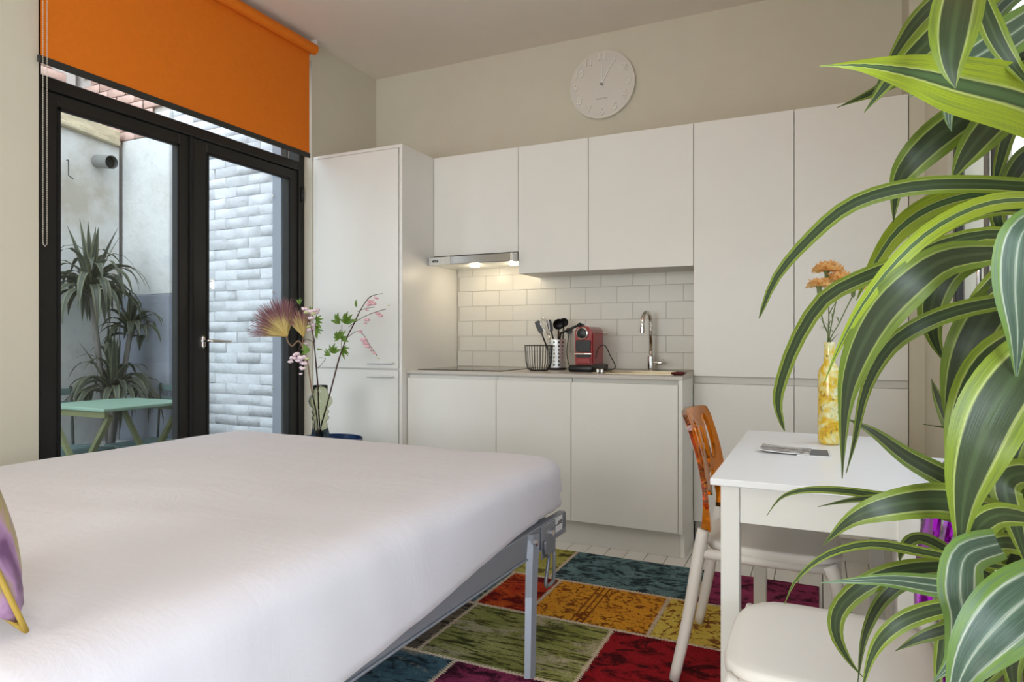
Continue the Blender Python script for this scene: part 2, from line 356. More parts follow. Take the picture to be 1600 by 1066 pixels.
# ------------------------------------------------------------------ right window
XW = .463
w1 = struct('window_1', B((XW, XW+.03, WY1-.055, WY1-.002, WZ0+.002, WZ1-.002), (XW, XW+.03, WY0+.002, WY0+.055, WZ0+.002, WZ1-.002), (XW, XW+.03, WY0+.055, WY1-.055, WZ1-.055, WZ1-.002), (XW, XW+.03, WY0+.055, WY1-.055, WZ0+.002, WZ0+.06), (XW, XW+.03, 2.33, 2.40, WZ0+.06, WZ1-.055), bevel=.003), M['black_frame'])
obj('pane', B((XW+.013, XW+.018, 2.40, WY1-.055, WZ0+.06, WZ1-.055)), M['glass'], w1)
obj('pane', B((XW+.013, XW+.018, WY0+.055, 2.33, WZ0+.06, WZ1-.055)), M['glass'], w1)
obj('sash_frame', B((XW-.010, XW-.001, 2.402, 2.44, WZ0+.06, WZ1-.055), bevel=.002), M['terracotta'], w1)
obj('window_sill', B((.262, XR+.011, 1.2, 2.704, .672, .70), bevel=.003), M['tablewhite'], w1)
obj('window_handle', T([(XW-.001, 2.365, 1.34), (XW-.035, 2.365, 1.34), (XW-.035, 2.37, 1.23)], .007, 8), M['chrome'], w1, True)
rb2 = thing('roller_blind', 'orange roller blind at the right hand window, mostly hidden behind striped leaves', 'blind', (.42, 2.1, 2.08))
obj('roller_tube', T([(.405, 1.12, 2.955), (.405, 3.075, 2.955)], .033, 20), M['orange_blind'], rb2, 40)
obj('blind_fabric', B((.4305, .4315, 1.14, 3.06, 2.115, 2.955)), M['orange_blind'], rb2)
obj('bottom_bar', B((.424, .438, 1.13, 3.066, 2.086, 2.116), bevel=.003), M['dark_bar'], rb2)
# windows beside and behind the camera (out of frame, the side one is assumed for the added side light, the rear one is added for the fill light)
struct('assumed_side_window', B((XR+.06, XR+.12, -1.318, -1.26, .482, 2.118), (XR+.06, XR+.12, .36, .418, .482, 2.118), (XR+.06, XR+.12, -1.26, .36, 2.06, 2.118), (XR+.06, XR+.12, -1.26, .36, .482, .54)), M['black_frame'])
struct('added_rear_window', B((-2.718, -2.66, YF-.14, YF-.08, .682, 2.218), (-.54, -.482, YF-.14, YF-.08, .682, 2.218), (-2.66, -.54, YF-.14, YF-.08, 2.16, 2.218), (-2.66, -.54, YF-.14, YF-.08, .682, .74)), M['black_frame'])
cl = thing('added_ceiling_lamp', 'added round white ceiling lamp above the bed, out of the frame', 'lamp', (-1.25, .2, ZC))  # unseen fixture added to go with the overhead fill
obj('lamp_base', L([(.20, -.03), (.21, -.015), (.21, -.001)], (-1.25, .2, ZC), 32), M['white_plastic'], cl, 40)
obj('diffuser', L([(.02, -.075), (.12, -.068), (.18, -.05), (.195, -.031)], (-1.25, .2, ZC), 32), M['lampsoft'], cl, True)
# ------------------------------------------------------------------ courtyard
YW = 3.30
struct('courtyard_floor', B((-7, XL-.2, -2, YW, -.10, -.04)), M['patio'])
cw = struct('courtyard_wall', B((-6.2, -3.17, YW+.02, YW+.3, -.1, 4.2)), M['mortar'])
def brick_variants(l, h, d, n, jit, m, name, bev=.006):
    out = []
    for i in range(n):
        bm = B((0, l, -d, 0, 0, h), bevel=bev)
        for v in bm.verts:
            if v.co.y < -.001: v.co += Vector((random.uniform(-jit, jit), random.uniform(-jit*1.1, jit*.5), random.uniform(-jit, jit)))
        bmesh.ops.recalc_face_normals(bm, faces=bm.faces)
        me = bpy.data.meshes.new(name); bm.to_mesh(me); bm.free(); me.materials.append(m)
        for p in me.polygons: p.use_smooth = True
        out.append(me)
    return out
wbv = brick_variants(.2125, .071, .0075, 16, .0028, M['whitebrick'], 'brick', .003)
wbh = brick_variants(.104, .071, .0075, 6, .0028, M['whitebrick'], 'brick', .003)
rbv = brick_variants(.202, .064, .010, 6, .003, M['redbrick'], 'brick')
obj('painted_ground', B((-4.275, -3.17, YW+.004, YW+.02, -.1, 4.2)), M['whitebrick'], cw)
z = .02; r = 0
while z < 2.86:
    x = -4.272+(0 if r % 2 else -.105)
    while x < -3.2:
        if x < -4.273: o = obj('brick', random.choice(wbh), None, cw); o.location = (-4.272, YW+.0078, z)
        elif x+.206 < -3.16: o = obj('brick', random.choice(wbv), None, cw); o.location = (x, YW+.0078+random.uniform(-.0015, .0015), z+random.uniform(-.001, .001)); o.rotation_euler = (random.uniform(-.006, .006), random.uniform(-.006, .006), random.uniform(-.003, .003))
        else: o = obj('brick', random.choice(wbh), None, cw); o.location = (x, YW+.0078, z)
        x += .213
    z += .0715; r += 1
obj('plaster_panel', B((-4.82, -4.478, YW-.012, YW+.02, 1.445, 2.62), bevel=.004), M['plaster'], cw)
obj('pilaster', B((-4.476, -4.277, YW-.03, YW+.02, 1.445, 2.78), bevel=.005), M['plaster'], cw)
obj('dado_panel', B((-4.82, -4.277, YW-.034, YW+.02, -.04, 1.442), bevel=.004), M['graydado'], cw)
z = 2.63; r = 0
while z < 3.25:
    x = -5.32+(.1 if r % 2 else 0)
    while x < -4.29:
        if not (x+.2 > -4.48 and z < 2.79):
            o = obj('brick', random.choice(rbv), None, cw); o.location = (x, YW+.006+random.uniform(-.003, .003), z)
        x += .21
    z += .07; r += 1
hw = struct('courtyard_rear_wall', B((-5.75, -5.36, .2, YW-.03, -.1, 4.4)), M['mortar'])
z = 2.5; r = 0
rb90 = brick_variants(.202, .064, .010, 5, .003, M['redbrick'], 'brick')
while z < 3.4:
    y = 2.05+(.1 if r % 2 else 0)
    while y < 3.05:
        o = obj('brick', random.choice(rb90), None, hw); o.location = (-5.36, y, z); o.rotation_euler = (0, 0, PI/2); y += .21
    z += .07; r += 1
bm = B((-5.02, -4.822, .3, YW-.036, -.04, 2.60))
for v in bm.verts:
    if v.co.z > 1: v.co.z = 2.615-.105*(v.co.y-2.79)
struct('courtyard_side_wall', bm, M['plaster'])
cp = obj('wall_coping', B((-5.06, -4.775, .3, YW-.036, 0, .035), (-5.03, -4.79, .3, YW-.036, .035, .115), bevel=.006), M['coping']); cp.location = (0, 0, 2.617+.105*2.79); cp.rotation_euler = (-.1046, 0, 0); cp['kind'] = 'structure'
vp = thing('vent_pipe', 'short zinc vent pipe poking out of the plaster courtyard wall', 'pipe', (-4.82, 3.13, 2.42))
obj('pipe', T([(-4.821, 3.10, 2.425), (-4.66, 3.10, 2.40)], .048, 18, cap=False), M['pipe'], vp, 40)
obj('pipe_mouth', T([(-4.70, 3.10, 2.406), (-4.699, 3.10, 2.406)], .045, 18), M['gasket'], vp)
tag(obj('wall_hook', T([(-4.821, 2.88, 2.38), (-4.80, 2.88, 2.38), (-4.80, 2.88, 2.27), (-4.795, 2.91, 2.25)], .004, 5), M['darkgreen']), 'thin dark iron hook on the plaster courtyard wall left of the pipe', 'hook')
gp = thing('gate_post', 'grey steel post beside the right door leaf, outside by the white bricks', 'post', (-3.21, 3.25, -.04))
obj('post', B((-3.245, -3.168, 3.235, 3.29, -.04, 2.9), bevel=.003), M['postgrey'], gp)
for zz in (2.05, 1.42, .8): obj('bolt', T([(-3.232, 3.236, zz), (-3.232, 3.226, zz)], .008, 8), M['chrome'], gp)
# green bistro set
gt = thing('bistro_table', 'mint green folding table with olive crossed legs in the courtyard', 'table', (-3.95, 2.65, -.04))
obj('tabletop', B((-4.26, -3.655, 2.385, 2.945, .70, .72), bevel=.004), M['mint'], gt)
for yy in (2.40, 2.905): obj('top_rail', B((-4.245, -3.67, yy, yy+.025, .665, .6995)), M['oldgreen'], gt)
for yy in (2.43, 2.875):
    for s in (-1, 1): obj('leg', T([(-3.955+s*.27, yy+(.012 if s > 0 else 0), .675), (-3.955-s*.26, yy+(.012 if s > 0 else 0), -.035)], .019, 4, flat=.55), M['oldgreen'], gt)
obj('stretcher', T([(-4.10, 2.44, .22), (-4.10, 2.88, .22)], .009, 6), M['oldgreen'], gt)
def bistro_chair(label, loc, rz):
    ch = thing('folding_chair', label, 'chair', (0, 0, 0), 'green folding chairs in the courtyard')
    for k in range(5): obj('seat_slat', B((-.19+.075*k, -.13+.075*k, -.2, .2, .44, .455), bevel=.003), M['slate'], ch)
    for k in range(2): obj('back_slat', B((-.235, -.222, -.2, .2, .70+.085*k, .745+.085*k), bevel=.003), M['slate'], ch)
    for s in (-1, 1):
        obj('leg', T([(-.225, s*.17, .84), (-.20, s*.17, .45), (.20, s*.17, 0)], .009, 6), M['darkgreen'], ch)
        obj('leg', T([(.15, s*.15, .44), (-.22, s*.15, 0)], .009, 6), M['darkgreen'], ch)
    ch.location = loc; ch.rotation_euler = (0, 0, rz); return ch
bistro_chair('green folding chair tucked under the far side of the mint courtyard table', (-4.12, 2.99, -.04), -PI/2)
bistro_chair('green folding chair at the left end of the mint courtyard table', (-4.30, 2.56, -.04), 0)

# ------------------------------------------------------------------ leaves
def leaf_mesh(pts, width, ang=20, fold=.18, n=14, wave=.0, view=None, base=.35, seed=0, taper=1.15, peak=.36):
    P = spline(pts, n); bm = bmesh.new(); uvl = bm.loops.layers.uv.new('UVMap'); rows = []; rnd = random.Random(seed)
    ph = rnd.uniform(0, 6); a = math.radians(ang); prev = None
    for i, p in enumerate(P):
        t = i/n; tg = (P[min(i+1, n)]-P[max(i-1, 0)]).normalized()
        v = (view(p) if view else Vector((0, 0, 1)))
        s = tg.cross(v)
        if s.length < 1e-4: s = prev or tg.orthogonal()
        s = (s.normalized()*math.cos(a)+v*math.sin(a)); s = (s-tg*s.dot(tg)).normalized()
        if prev is not None: s = (s*.5+prev*.5).normalized()
        if prev is not None and s.dot(prev) < 0: s = -s
        prev = s; nrm = s.cross(tg).normalized()
        if t < peak: wd = base+(1-base)*math.sin(t/peak*PI/2)
        else: wd = max(0, math.cos((t-peak)/(1-peak)*PI/2))**taper
        wd = max(wd*width/2, .0006)
        row = []
        for k, u in enumerate((-1, -.55, 0, .55, 1)):
            rip = wave*width*math.sin(t*17+ph+(1.3 if u > 0 else 0))*abs(u)**2*math.sin(PI*min(1, t*1.02))
            row.append(bm.verts.new(p+s*(u*wd)+nrm*(fold*wd*(abs(u)**1.5)+rip)))
        rows.append(row)
    for i in range(n):
        for k in range(4):
            f = bm.faces.new((rows[i][k], rows[i][k+1], rows[i+1][k+1], rows[i+1][k])); f.smooth = True
            us = (0, .225, .5, .775, 1)
            for lp, (uu, vv) in zip(f.loops, ((us[k], i/n), (us[k+1], i/n), (us[k+1], (i+1)/n), (us[k], (i+1)/n))): lp[uvl].uv = (uu, vv)
    return bm
def in_yard(pts): return [Vector((max(p.x, -4.77), min(p.y, 3.21), max(p.z, .02))) for p in pts]
def droop_pts(p0, az, el, length, grav, n=6):
    p = Vector(p0); d = Vector((math.cos(az)*math.cos(el), math.sin(az)*math.cos(el), math.sin(el))); out = [p.copy()]
    for i in range(n):
        p = p+d*(length/n); out.append(p.copy()); d = (d+Vector((0, 0, -grav*(i+1)/n))).normalized()
    return out
# courtyard dracaena with three crowns
op = thing('potted_dracaena', 'tall drooping potted plant with three crowns outside behind the mint table', 'plant', (-4.52, 2.95, -.04))
obj('pot', L([(.13, 0), (.17, .05), (.19, .40), (.20, .42), (.18, .42), (.17, .36)], (-4.50, 2.98, -.04), 24), M['pot'], op, 40)
obj('soil', L([(.168, .34), (.05, .35)], (-4.50, 2.98, -.04), 16), M['soil'], op)
crowns = [((-4.54, 2.87), 1.50, 70, .50, 1.5), ((-4.47, 3.12), 1.22, 34, .32, 1.2), ((-4.46, 2.98), .80, 52, .46, 1.2)]
for ci, ((cx, cy), cz, nl, ln, gr) in enumerate(crowns):
    obj('cane', T([(-4.50+.03*ci-.03, 2.98+.02*(1-ci), .30), (cx, cy, cz)], [.02, .017], 8), M['terracotta'], op, True)
    rnd = random.Random(ci+3)
    for k in range(nl):
        az = k*2.399+rnd.uniform(-.3, .3); el = rnd.uniform(.15, 1.15) if k < nl*.75 else rnd.uniform(1.1, 1.5)
        l = ln*rnd.uniform(.75, 1.1)
        obj('leaf', leaf_mesh(in_yard(droop_pts((cx, cy, cz-rnd.uniform(0, .10)), az, el, l, gr*rnd.uniform(.75, 1.25) if k < nl*.9 else .1)), rnd.uniform(.042, .06), ang=rnd.uniform(-20, 20), seed=k, n=9, taper=1.1), M['leaf_out'], op)
# white board fence outside the right window
fn = thing('board_fence', 'white vertical board fence outside the right hand window', 'fence', (1.9, 4, -.04))
me = bpy.data.meshes.new('board'); bm = B((1.86, 1.89, 0, .285, -.04, 3.0), bevel=.01); bm.to_mesh(me); bm.free(); me.materials.append(M['whitefence'])
for k in range(44):
    o = obj('board', me, None, fn); o.location = (0, -1.5+.3*k, 0)
obj('backing', B((1.895, 1.92, -1.5, 11.7, -.04, 3.0)), M['whitefence'], fn)
struct('side_yard_ground', B((XR+.2, 3, -3, 12, -.1, -.041)), mat('pale_paving', srgb(190, 190, 186), .9, var=.08))

# ------------------------------------------------------------------ kitchen
YU, YC, YFR = 3.651, 3.347, 3.296
ZT = 2.287
def door(x0, x1, y, z0, z1, parent, name='door', g=.0015):
    return obj(name, B((x0+g, x1-g, y, y+.019, z0+g, z1-g), bevel=.0008), M['cab'], parent)
# tall fridge cabinet
fc = thing('fridge_cabinet', 'tall white cabinet with two bar handles in the corner beside the french doors', 'cabinet', (-2.61, 3.63, 0))
obj('body', B((-2.955, -2.272, YFR+.021, YB-.002, .0, ZT-.02), bevel=.001), M['cab_in'], fc)
obj('side_panel', B((-2.291, -2.270, YFR, YB-.002, 0, ZT), bevel=.001), M['cab'], fc)
obj('top_panel', B((-2.955, -2.292, YFR+.002, YB-.002, ZT-.019, ZT)), M['cab'], fc)
obj('filler_strip', B((-2.958, -2.934, YFR+.004, YFR+.02, 0, ZT-.019)), M['cab'], fc)
for z0, z1, hz in ((.935, ZT-.02, .968), (.10, .928, .886)):
    d = door(-2.932, -2.297, YFR, z0, z1, fc)
    bm = bmesh.new()
    for xx in (-2.50, -2.33): add_tube(bm, [(xx, YFR, hz), (xx, YFR-.028, hz)], .004, 8)
    add_tube(bm, [(-2.508, YFR-.028, hz), (-2.322, YFR-.028, hz)], .0055, 8)
    obj('handle', bm, M['steel_light'], d, 40)
obj('plinth', B((-2.93, -2.295, YFR+.05, YFR+.066, 0, .098)), M['plinth'], fc)
# base units
bx = [(-2.266, -1.666), (-1.666, -1.216), (-1.216, -.646)]
lab = ['white handleless base cabinet under the hob, leftmost of the base run', 'narrow white handleless base cabinet in the middle of the base run', 'white handleless base cabinet under the sink, rightmost of the base run']
for (a, b), lb in zip(bx, lab):
    t = thing('base_cabinet', lb, 'cabinet', ((a+b)/2, 3.65, 0), 'white base cabinets')
    obj('body', B((a+.001, b-.001, YC+.021, YB-.03, .137, .865 if b > -1 else .90), bevel=.001) if b < -1 else B((a+.001, a+.017, YC+.021, YB-.03, .137, .86), (b-.017, b-.001, YC+.021, YB-.03, .137, .86), (a+.017, b-.017, YC+.021, YB-.03, .137, .153)), M['cab_in'], t)
    door(a, b, YC, .135, .884, t)
    if b > -1: obj('rail', B((a+.017, b-.017, YC+.025, YC+.045, .82, .86)), M['cab_in'], t)
    obj('grip_channel', B((a+.001, b-.001, YC+.026, YC+.032, .866, .906)), M['plinth'], t)
ep = tag(obj('end_panel', B((-.645, -.624, YC, YU+.02, .135, .907), (-.645, -.624, YC+.052, YU+.02, 0, .135), bevel=.001), M['cab']), 'white end panel closing the right side of the base cabinet run', 'panel')
tag(obj('plinth', B((-2.266, -.646, YC+.05, YC+.066, 0, .133), bevel=.001), M['plinth']), 'long white plinth under the three base cabinets', 'plinth')
sx0, sx1, sy0, sy1 = -1.13, -.70, 3.50, 3.80
wt = tag(obj('worktop', B((-2.268, sx0, YC-.004, YB-.010, .908, .926), (sx1, -.622, YC-.004, YB-.010, .908, .926), (sx0, sx1, YC-.004, sy0, .908, .926), (sx0, sx1, sy1, YB-.010, .908, .926)), M['worktop']), 'thin pale grey stone worktop over the base cabinets', 'worktop')
hb = thing('hob', 'flat black glass hob set on the worktop at its left end', 'hob', (-1.95, 3.68, .926))
obj('glass_plate', B((-2.245, -1.675, 3.43, 3.93, .9265, .931), bevel=.001), M['hob'], hb)
bm = bmesh.new()
for cx, cy, rr in ((-2.1, 3.56, .08), (-1.82, 3.56, .10), (-2.1, 3.8, .10), (-1.82, 3.8, .08)): add_lathe(bm, [(rr, 0), (rr+.002, .0002)], (cx, cy, .9312), 32, False)
obj('cooking_zone', bm, M['terracotta'], hb)
sk = thing('sink', 'stainless steel sink set in the worktop below the mixer tap', 'sink', (-.915, 3.65, .926))
bm = bmesh.new()
for b in ((sx0-.015, sx0+.004, sy0-.015, sy1+.015), (sx1-.004, sx1+.015, sy0-.015, sy1+.015), (sx0+.004, sx1-.004, sy0-.015, sy0+.004), (sx0+.004, sx1-.004, sy1-.004, sy1+.015)): add_box(bm, *b, .9263, .9295)
obj('rim', bm, M['steel_sink'], sk)
obj('bowl', B((sx0+.001, sx0+.003, sy0+.001, sy1-.001, .78, .926), (sx1-.003, sx1-.001, sy0+.001, sy1-.001, .78, .926), (sx0+.003, sx1-.003, sy0+.001, sy0+.003, .78, .926), (sx0+.003, sx1-.003, sy1-.003, sy1-.001, .78, .926), (sx0+.001, sx1-.001, sy0+.001, sy1-.001, .776, .78)), M['steel_sink'], sk)
obj('drain', L([(.04, 0), (.035, .004), (.01, .002)], (-.915, 3.65, .78), 20), M['chrome'], sk, 40)
for dx in (0, .024): obj('drain_knob', L([(.008, 0), (.009, .003), (.009, .022), (.007, .025)], (-1.10+dx-.005, 3.47, .926), 14), M['chrome'], sk, 40)
fa = thing('mixer_tap', 'tall chrome gooseneck mixer tap behind the sink', 'tap', (-.905, 3.87, .926))
obj('tap_body', L([(.027, 0), (.027, .006), (.021, .009), (.021, .085), (.017, .088)], (-.905, 3.87, .9262), 20), M['chrome'], fa, 40)
pts = [(-.905, 3.87, 1.01), (-.905, 3.87, 1.20)]
for k in range(1, 10):
    an = PI*k/9; pts.append((-.905-.012*(1-math.cos(an)), 3.87-.055*(1-math.cos(an)), 1.20+.072*math.sin(an)))
pts.append((-.929, 3.76, 1.165))
obj('spout', T(pts, .0115, 12), M['chrome'], fa, True)
obj('spout_nozzle', T([(-.929, 3.76, 1.185), (-.929, 3.76, 1.150)], .0135, 12), M['chrome'], fa, 40)
obj('lever', T([(-.888, 3.868, .975), (-.845, 3.86, .975), (-.838, 3.86, .977)], [.012, .012, .010], 12), M['chrome'], fa, 40)
obj('lever_handle', T([(-.845, 3.86, .98), (-.83, 3.86, .995)], .005, 8), M['chrome'], fa, True)
bm = bmesh.new(); bmesh.ops.create_icosphere(bm, subdivisions=3, radius=.03)
for v in bm.verts:
    v.co *= 1+.35*noise.noise(v.co*60); v.co.z *= .32; v.co.x *= 1.3; v.co += Vector((-.666, 3.47, .9355))
tag(obj('folded_cloth', bm, M['darkred'], None, True), 'small crumpled dark red and black cloth at the right end of the worktop', 'cloth')
# wall units
ub = [(-2.2685, -1.667, 1.647, 'white wall cabinet above the steel cooker hood, leftmost of the wall run'), (-1.667, -1.219, 1.512, 'narrow white wall cabinet right of the cooker hood'), (-1.219, -.622, 1.512, 'wide white wall cabinet above the mixer tap')]
for a, b, zb, lb in ub:
    t = thing('wall_cabinet', lb, 'cabinet', ((a+b)/2, 3.81, zb), 'white wall cabinets')
    obj('body', B((a+.001, b-.001, YU+.021, YB-.001, zb+.002 if zb < 1.6 else 1.70, ZT), bevel=.001), M['cab_in'], t)
    door(a, b, YU, zb, ZT, t)
hd = thing('cooker_hood', 'slim stainless steel cooker hood with two lit spots under the left wall cabinet', 'hood', (-1.965, 3.75, 1.58))
obj('hood_body', B((-2.264, -1.670, 3.645, YB-.012, 1.588, 1.643), bevel=.002), M['steel_light'], hd)
obj('front_trim', B((-2.264, -1.670, 3.583, 3.643, 1.584, 1.634), bevel=.002), M['steel_light'], hd)
obj('pull_out_visor', B((-2.10, -1.685, 3.572, 3.582, 1.586, 1.632), bevel=.001), mat('dark_brushed_steel', (.36, .33, .30, 1), .25, 1, var=.08, vscale=40, stretch=(1, 1, 30)), hd)
obj('end_cap', B((-1.684, -1.670, 3.570, 3.582, 1.584, 1.634), bevel=.001), M['chrome'], hd)
obj('logo', text_mesh('etna', .026, .0004, Matrix.Translation((-2.215, 3.5825, 1.610)) @ FACE_Y, bold=.0008), M['ink'], hd)
for xx in (-2.02, -1.74):
    sp_ = obj('spot_lamp', L([(.040, 0), (.040, -.004), (.034, -.005)], (xx, 3.75, 1.588), 20, False), M['chrome'], hd, 40)
    obj('lamp_lens', L([(.033, -.0045), (.018, -.0085), (.004, -.009)], (xx, 3.75, 1.588), 20), M['lamp'], sp_, True)
    l = bpy.data.lights.new('hood_spot', 'POINT'); l.energy = .65; l.color = (1, .85, .6); l.shadow_soft_size = .03
    lo = bpy.data.objects.new('hood_spot', l); C.objects.link(lo); lo.location = (xx, 3.75, 1.545)
# tall larder units
tl = [(-.622, -.120, 'tall white larder cabinet right of the worktop, the left one of the pair'), (-.120, .382, 'tall white larder cabinet nearest the right hand window, behind the flowers')]
for a, b, lb in tl:
    t = thing('larder_cabinet', lb, 'cabinet', ((a+b)/2, 3.81, 0), 'tall white larder cabinets')
    obj('body', B((a+.001, b-.001, YU+.021, YB-.001, .127, ZT), bevel=.001), M['cab_in'], t)
    door(a, b, YU, .913, ZT, t); door(a, b, YU, .127, .876, t)
    obj('grip_channel', B((a+.001, b-.001, YU+.012, YU+.02, .877, .912)), M['plinth'], t)
    obj('plinth', B((a, b, YU+.05, YU+.066, 0, .126)), M['plinth'], t)
# ------------------------------------------------------------------ wall clock
ck = thing('wall_clock', 'round white wall clock high on the wall above the cabinets', 'clock', (-1.226, YB, 2.693))
cc = Vector((-1.226, YB, 2.693)); R = .207
def ylathe(prof, n=64, c=cc, y0=YB):
    bm = bmesh.new(); rings = [[bm.verts.new((c.x+r*math.cos(2*PI*k/n), y0-d, c.z+r*math.sin(2*PI*k/n))) for k in range(n)] for r, d in prof]
    for i in range(len(rings)-1):
        for k in range(n): bm.faces.new((rings[i][k], rings[i][(k+1) % n], rings[i+1][(k+1) % n], rings[i+1][k]))
    bm.faces.new(rings[0]); bm.faces.new(rings[-1]); return bm
obj('case', ylathe([(R*.93, .001), (R, .008), (R, .034), (R*.985, .0342)]), M['clockwhite'], ck, 40)
obj('dial', ylathe([(R*.98, .0342), (R*.97, .0355), (.01, .0355)]), M['clockface'], ck, 40)
for k in range(1, 13):
    an = PI/2-k*PI/6; p = cc+Vector((math.cos(an)*R*.82, -.0362, math.sin(an)*R*.82))
    obj('numeral', text_mesh(str(k), .064, .006, Matrix.Translation(p) @ FACE_Y, bold=.0008), M['clockwhite'], ck)
obj('lettering', text_mesh('KARLSSON', .014, .0003, Matrix.Translation(cc+Vector((0, -.0362, -R*.42))) @ FACE_Y, spacing=1.1), M['clockgrey'], ck)
def hand(an, l, wd, y):
    d = Vector((math.sin(an), 0, math.cos(an))); s = Vector((d.z, 0, -d.x)); bm = bmesh.new(); o_ = cc+Vector((0, -y, 0))
    v = [bm.verts.new(o_+d*a+s*b+Vector((0, -c, 0))) for c in (0, .002) for a, b in ((-.025, -wd), (-.025, wd), (l, wd*.7), (l, -wd*.7))]
    for f in ((0, 1, 2, 3), (7, 6, 5, 4), (0, 1, 5, 4), (1, 2, 6, 5), (2, 3, 7, 6), (3, 0, 4, 7)): bm.faces.new([v[i] for i in f])
    return bm
obj('hour_hand', hand(.02, .115, .005, .040), M['white_plastic'], ck); obj('minute_hand', hand(math.radians(29), .175, .0038, .044), M['white_plastic'], ck)
obj('hub', ylathe([(.009, .036), (.009, .048), (.004, .049)], 16), M['clockgrey'], ck)

# ------------------------------------------------------------------ things on the worktop
ZW = .9262
bk = thing('wire_basket', 'round black wire basket on the worktop left of the coffee machine', 'basket', (-1.51, 3.60, ZW))
bc = Vector((-1.51, 3.60, ZW)); bm = bmesh.new(); nw = 30
for k in range(nw):
    a = 2*PI*k/nw; d = Vector((math.cos(a), math.sin(a), 0))
    add_tube(bm, [bc+d*.05+Vector((0, 0, .003)), bc+d*.065+Vector((0, 0, .012)), bc+d*.076+Vector((0, 0, .05)), bc+d*.083+Vector((0, 0, .150))], .0016, 5, cap=False)
obj('wires', bm, M['blackwire'], bk, True, 'stuff')
def ring(c, r, t, n=40): return T([(c.x+r*math.cos(2*PI*k/n), c.y+r*math.sin(2*PI*k/n), c.z) for k in range(n+1)], t, 6)
obj('rim', ring(bc+Vector((0, 0, .151)), .083, .003), M['blackwire'], bk, True); obj('base_ring', ring(bc+Vector((0, 0, .0035)), .05, .003), M['blackwire'], bk, True)
uh = thing('utensil_holder', 'perforated steel utensil holder behind the wire basket', 'holder', (-1.47, 3.79, ZW)); uc = Vector((-1.47, 3.79, ZW))
bm = bmesh.new(); n = 36; rows = 15
vv = [[bm.verts.new((uc.x+.056*math.cos(2*PI*k/n), uc.y+.056*math.sin(2*PI*k/n), uc.z+.014+.172*j/rows)) for k in range(n)] for j in range(rows+1)]
for j in range(rows):
    for k in range(n):
        if 0 < j < rows-1 and j % 2 == 1 and k % 3 == 0: continue
        bm.faces.new((vv[j][k], vv[j][(k+1) % n], vv[j+1][(k+1) % n], vv[j+1][k]))
obj('cylinder', bm, M['steel_light'], uh, True)
obj('base', L([(.058, 0), (.060, .003), (.060, .012), (.055, .014)], uc, 28), M['black'], uh, 40)
obj('rim', ring(uc+Vector((0, 0, .187)), .056, .0022), M['chrome'], uh, True)
UG = 'kitchen utensils in the steel holder'
def up(px, py, y=3.79):
    d = (px-800)/FPX; return at(px, py, y/(d*math.sin(YAW)+math.cos(YAW)))
def utensil(name, label, cat): return thing(name, label, cat, tuple(uc+Vector((0, 0, .02))), UG)
foot = uc+Vector((0, 0, .02))
ws = utensil('whisk', 'wire balloon whisk standing in the steel utensil holder', 'whisk'); tip = up(848, 496, 3.78); dirv = (tip-(foot+Vector((.02, 0, 0)))).normalized(); b0 = tip-dirv*.12
obj('handle', T([foot+Vector((.02, 0, 0)), b0], .006, 8), M['chrome'], ws, True)
bm = bmesh.new(); sd = dirv.orthogonal().normalized(); td = dirv.cross(sd)
for k in range(6):
    a = PI*k/6; e = sd*math.cos(a)+td*math.sin(a)
    add_tube(bm, spline([b0+e*.004, b0+dirv*.05+e*.022, b0+dirv*.09+e*.027, tip, b0+dirv*.09-e*.027, b0+dirv*.05-e*.022, b0-e*.004], 20), .0011, 4)
obj('wire_loops', bm, M['chrome'], ws, True)
def flat_tool(label, name, cat, p1, wd, ln, handle_m, f0, y=3.79, slots=0):
    t = utensil(name, label, cat); tip = up(*p1, y); d = (tip-f0).normalized(); s = Vector((1, .25, 0)); s = (s-d*s.dot(d)).normalized(); nn = d.cross(s)
    a = tip-d*ln
    obj('handle', T([f0, a], .0055, 8), handle_m, t, True)
    bm = bmesh.new()
    prof = [(0, .25), (.15, .8), (.5, 1), (.9, .95), (1, .8)]
    for sgn in (0,):
        top = [bm.verts.new(a+d*ln*q+s*wd*r+nn*.0015) for q, r in prof]+[bm.verts.new(a+d*ln*q-s*wd*r+nn*.0015) for q, r in prof[::-1]]
        bot = [bm.verts.new(v.co-nn*.003) for v in top]
        bm.faces.new(top); bm.faces.new(bot[::-1])
        for i in range(len(top)): bm.faces.new((top[i], bot[i], bot[(i+1) % len(top)], top[(i+1) % len(top)]))
    obj('blade', bm, M['black'], t); return t
flat_tool('black slotted turner leaning left in the steel utensil holder', 'turner', 'turner', (839, 502), .018, .085, M['black'], foot+Vector((-.02, .01, 0)))
flat_tool('black spatula standing behind the whisk in the utensil holder', 'spatula', 'spatula', (857, 500), .017, .08, M['black'], foot+Vector((.01, .03, 0)), 3.82)
def bowl_tool(label, name, cat, p1, rad, f0, y, tilt):
    t = utensil(name, label, cat); c = up(*p1, y); d = (c-f0).normalized()
    obj('handle', T([f0, c-d*rad*.9], .005, 8), M['black'], t, True)
    bm = bmesh.new(); prof = [(rad*math.sin(a), -rad*.7*math.cos(a)) for a in [PI/2*k/6 for k in range(1, 7)]]; prof += [(rad*.92*math.sin(a), -rad*.62*math.cos(a)) for a in [PI/2*k/6 for k in range(6, 0, -1)]]
    add_lathe(bm, prof, (0, 0, 0), 20); bm.transform(Matrix.Translation(c) @ Matrix.Rotation(tilt, 4, 'X') @ Matrix.Rotation(.5, 4, 'Y'))
    obj('scoop', bm, M['black'], t, 50); return t
bowl_tool('black ladle with a round bowl leaning right in the utensil holder', 'ladle', 'ladle', (873, 507), .036, foot+Vector((.01, -.02, 0)), 3.77, 2.1)
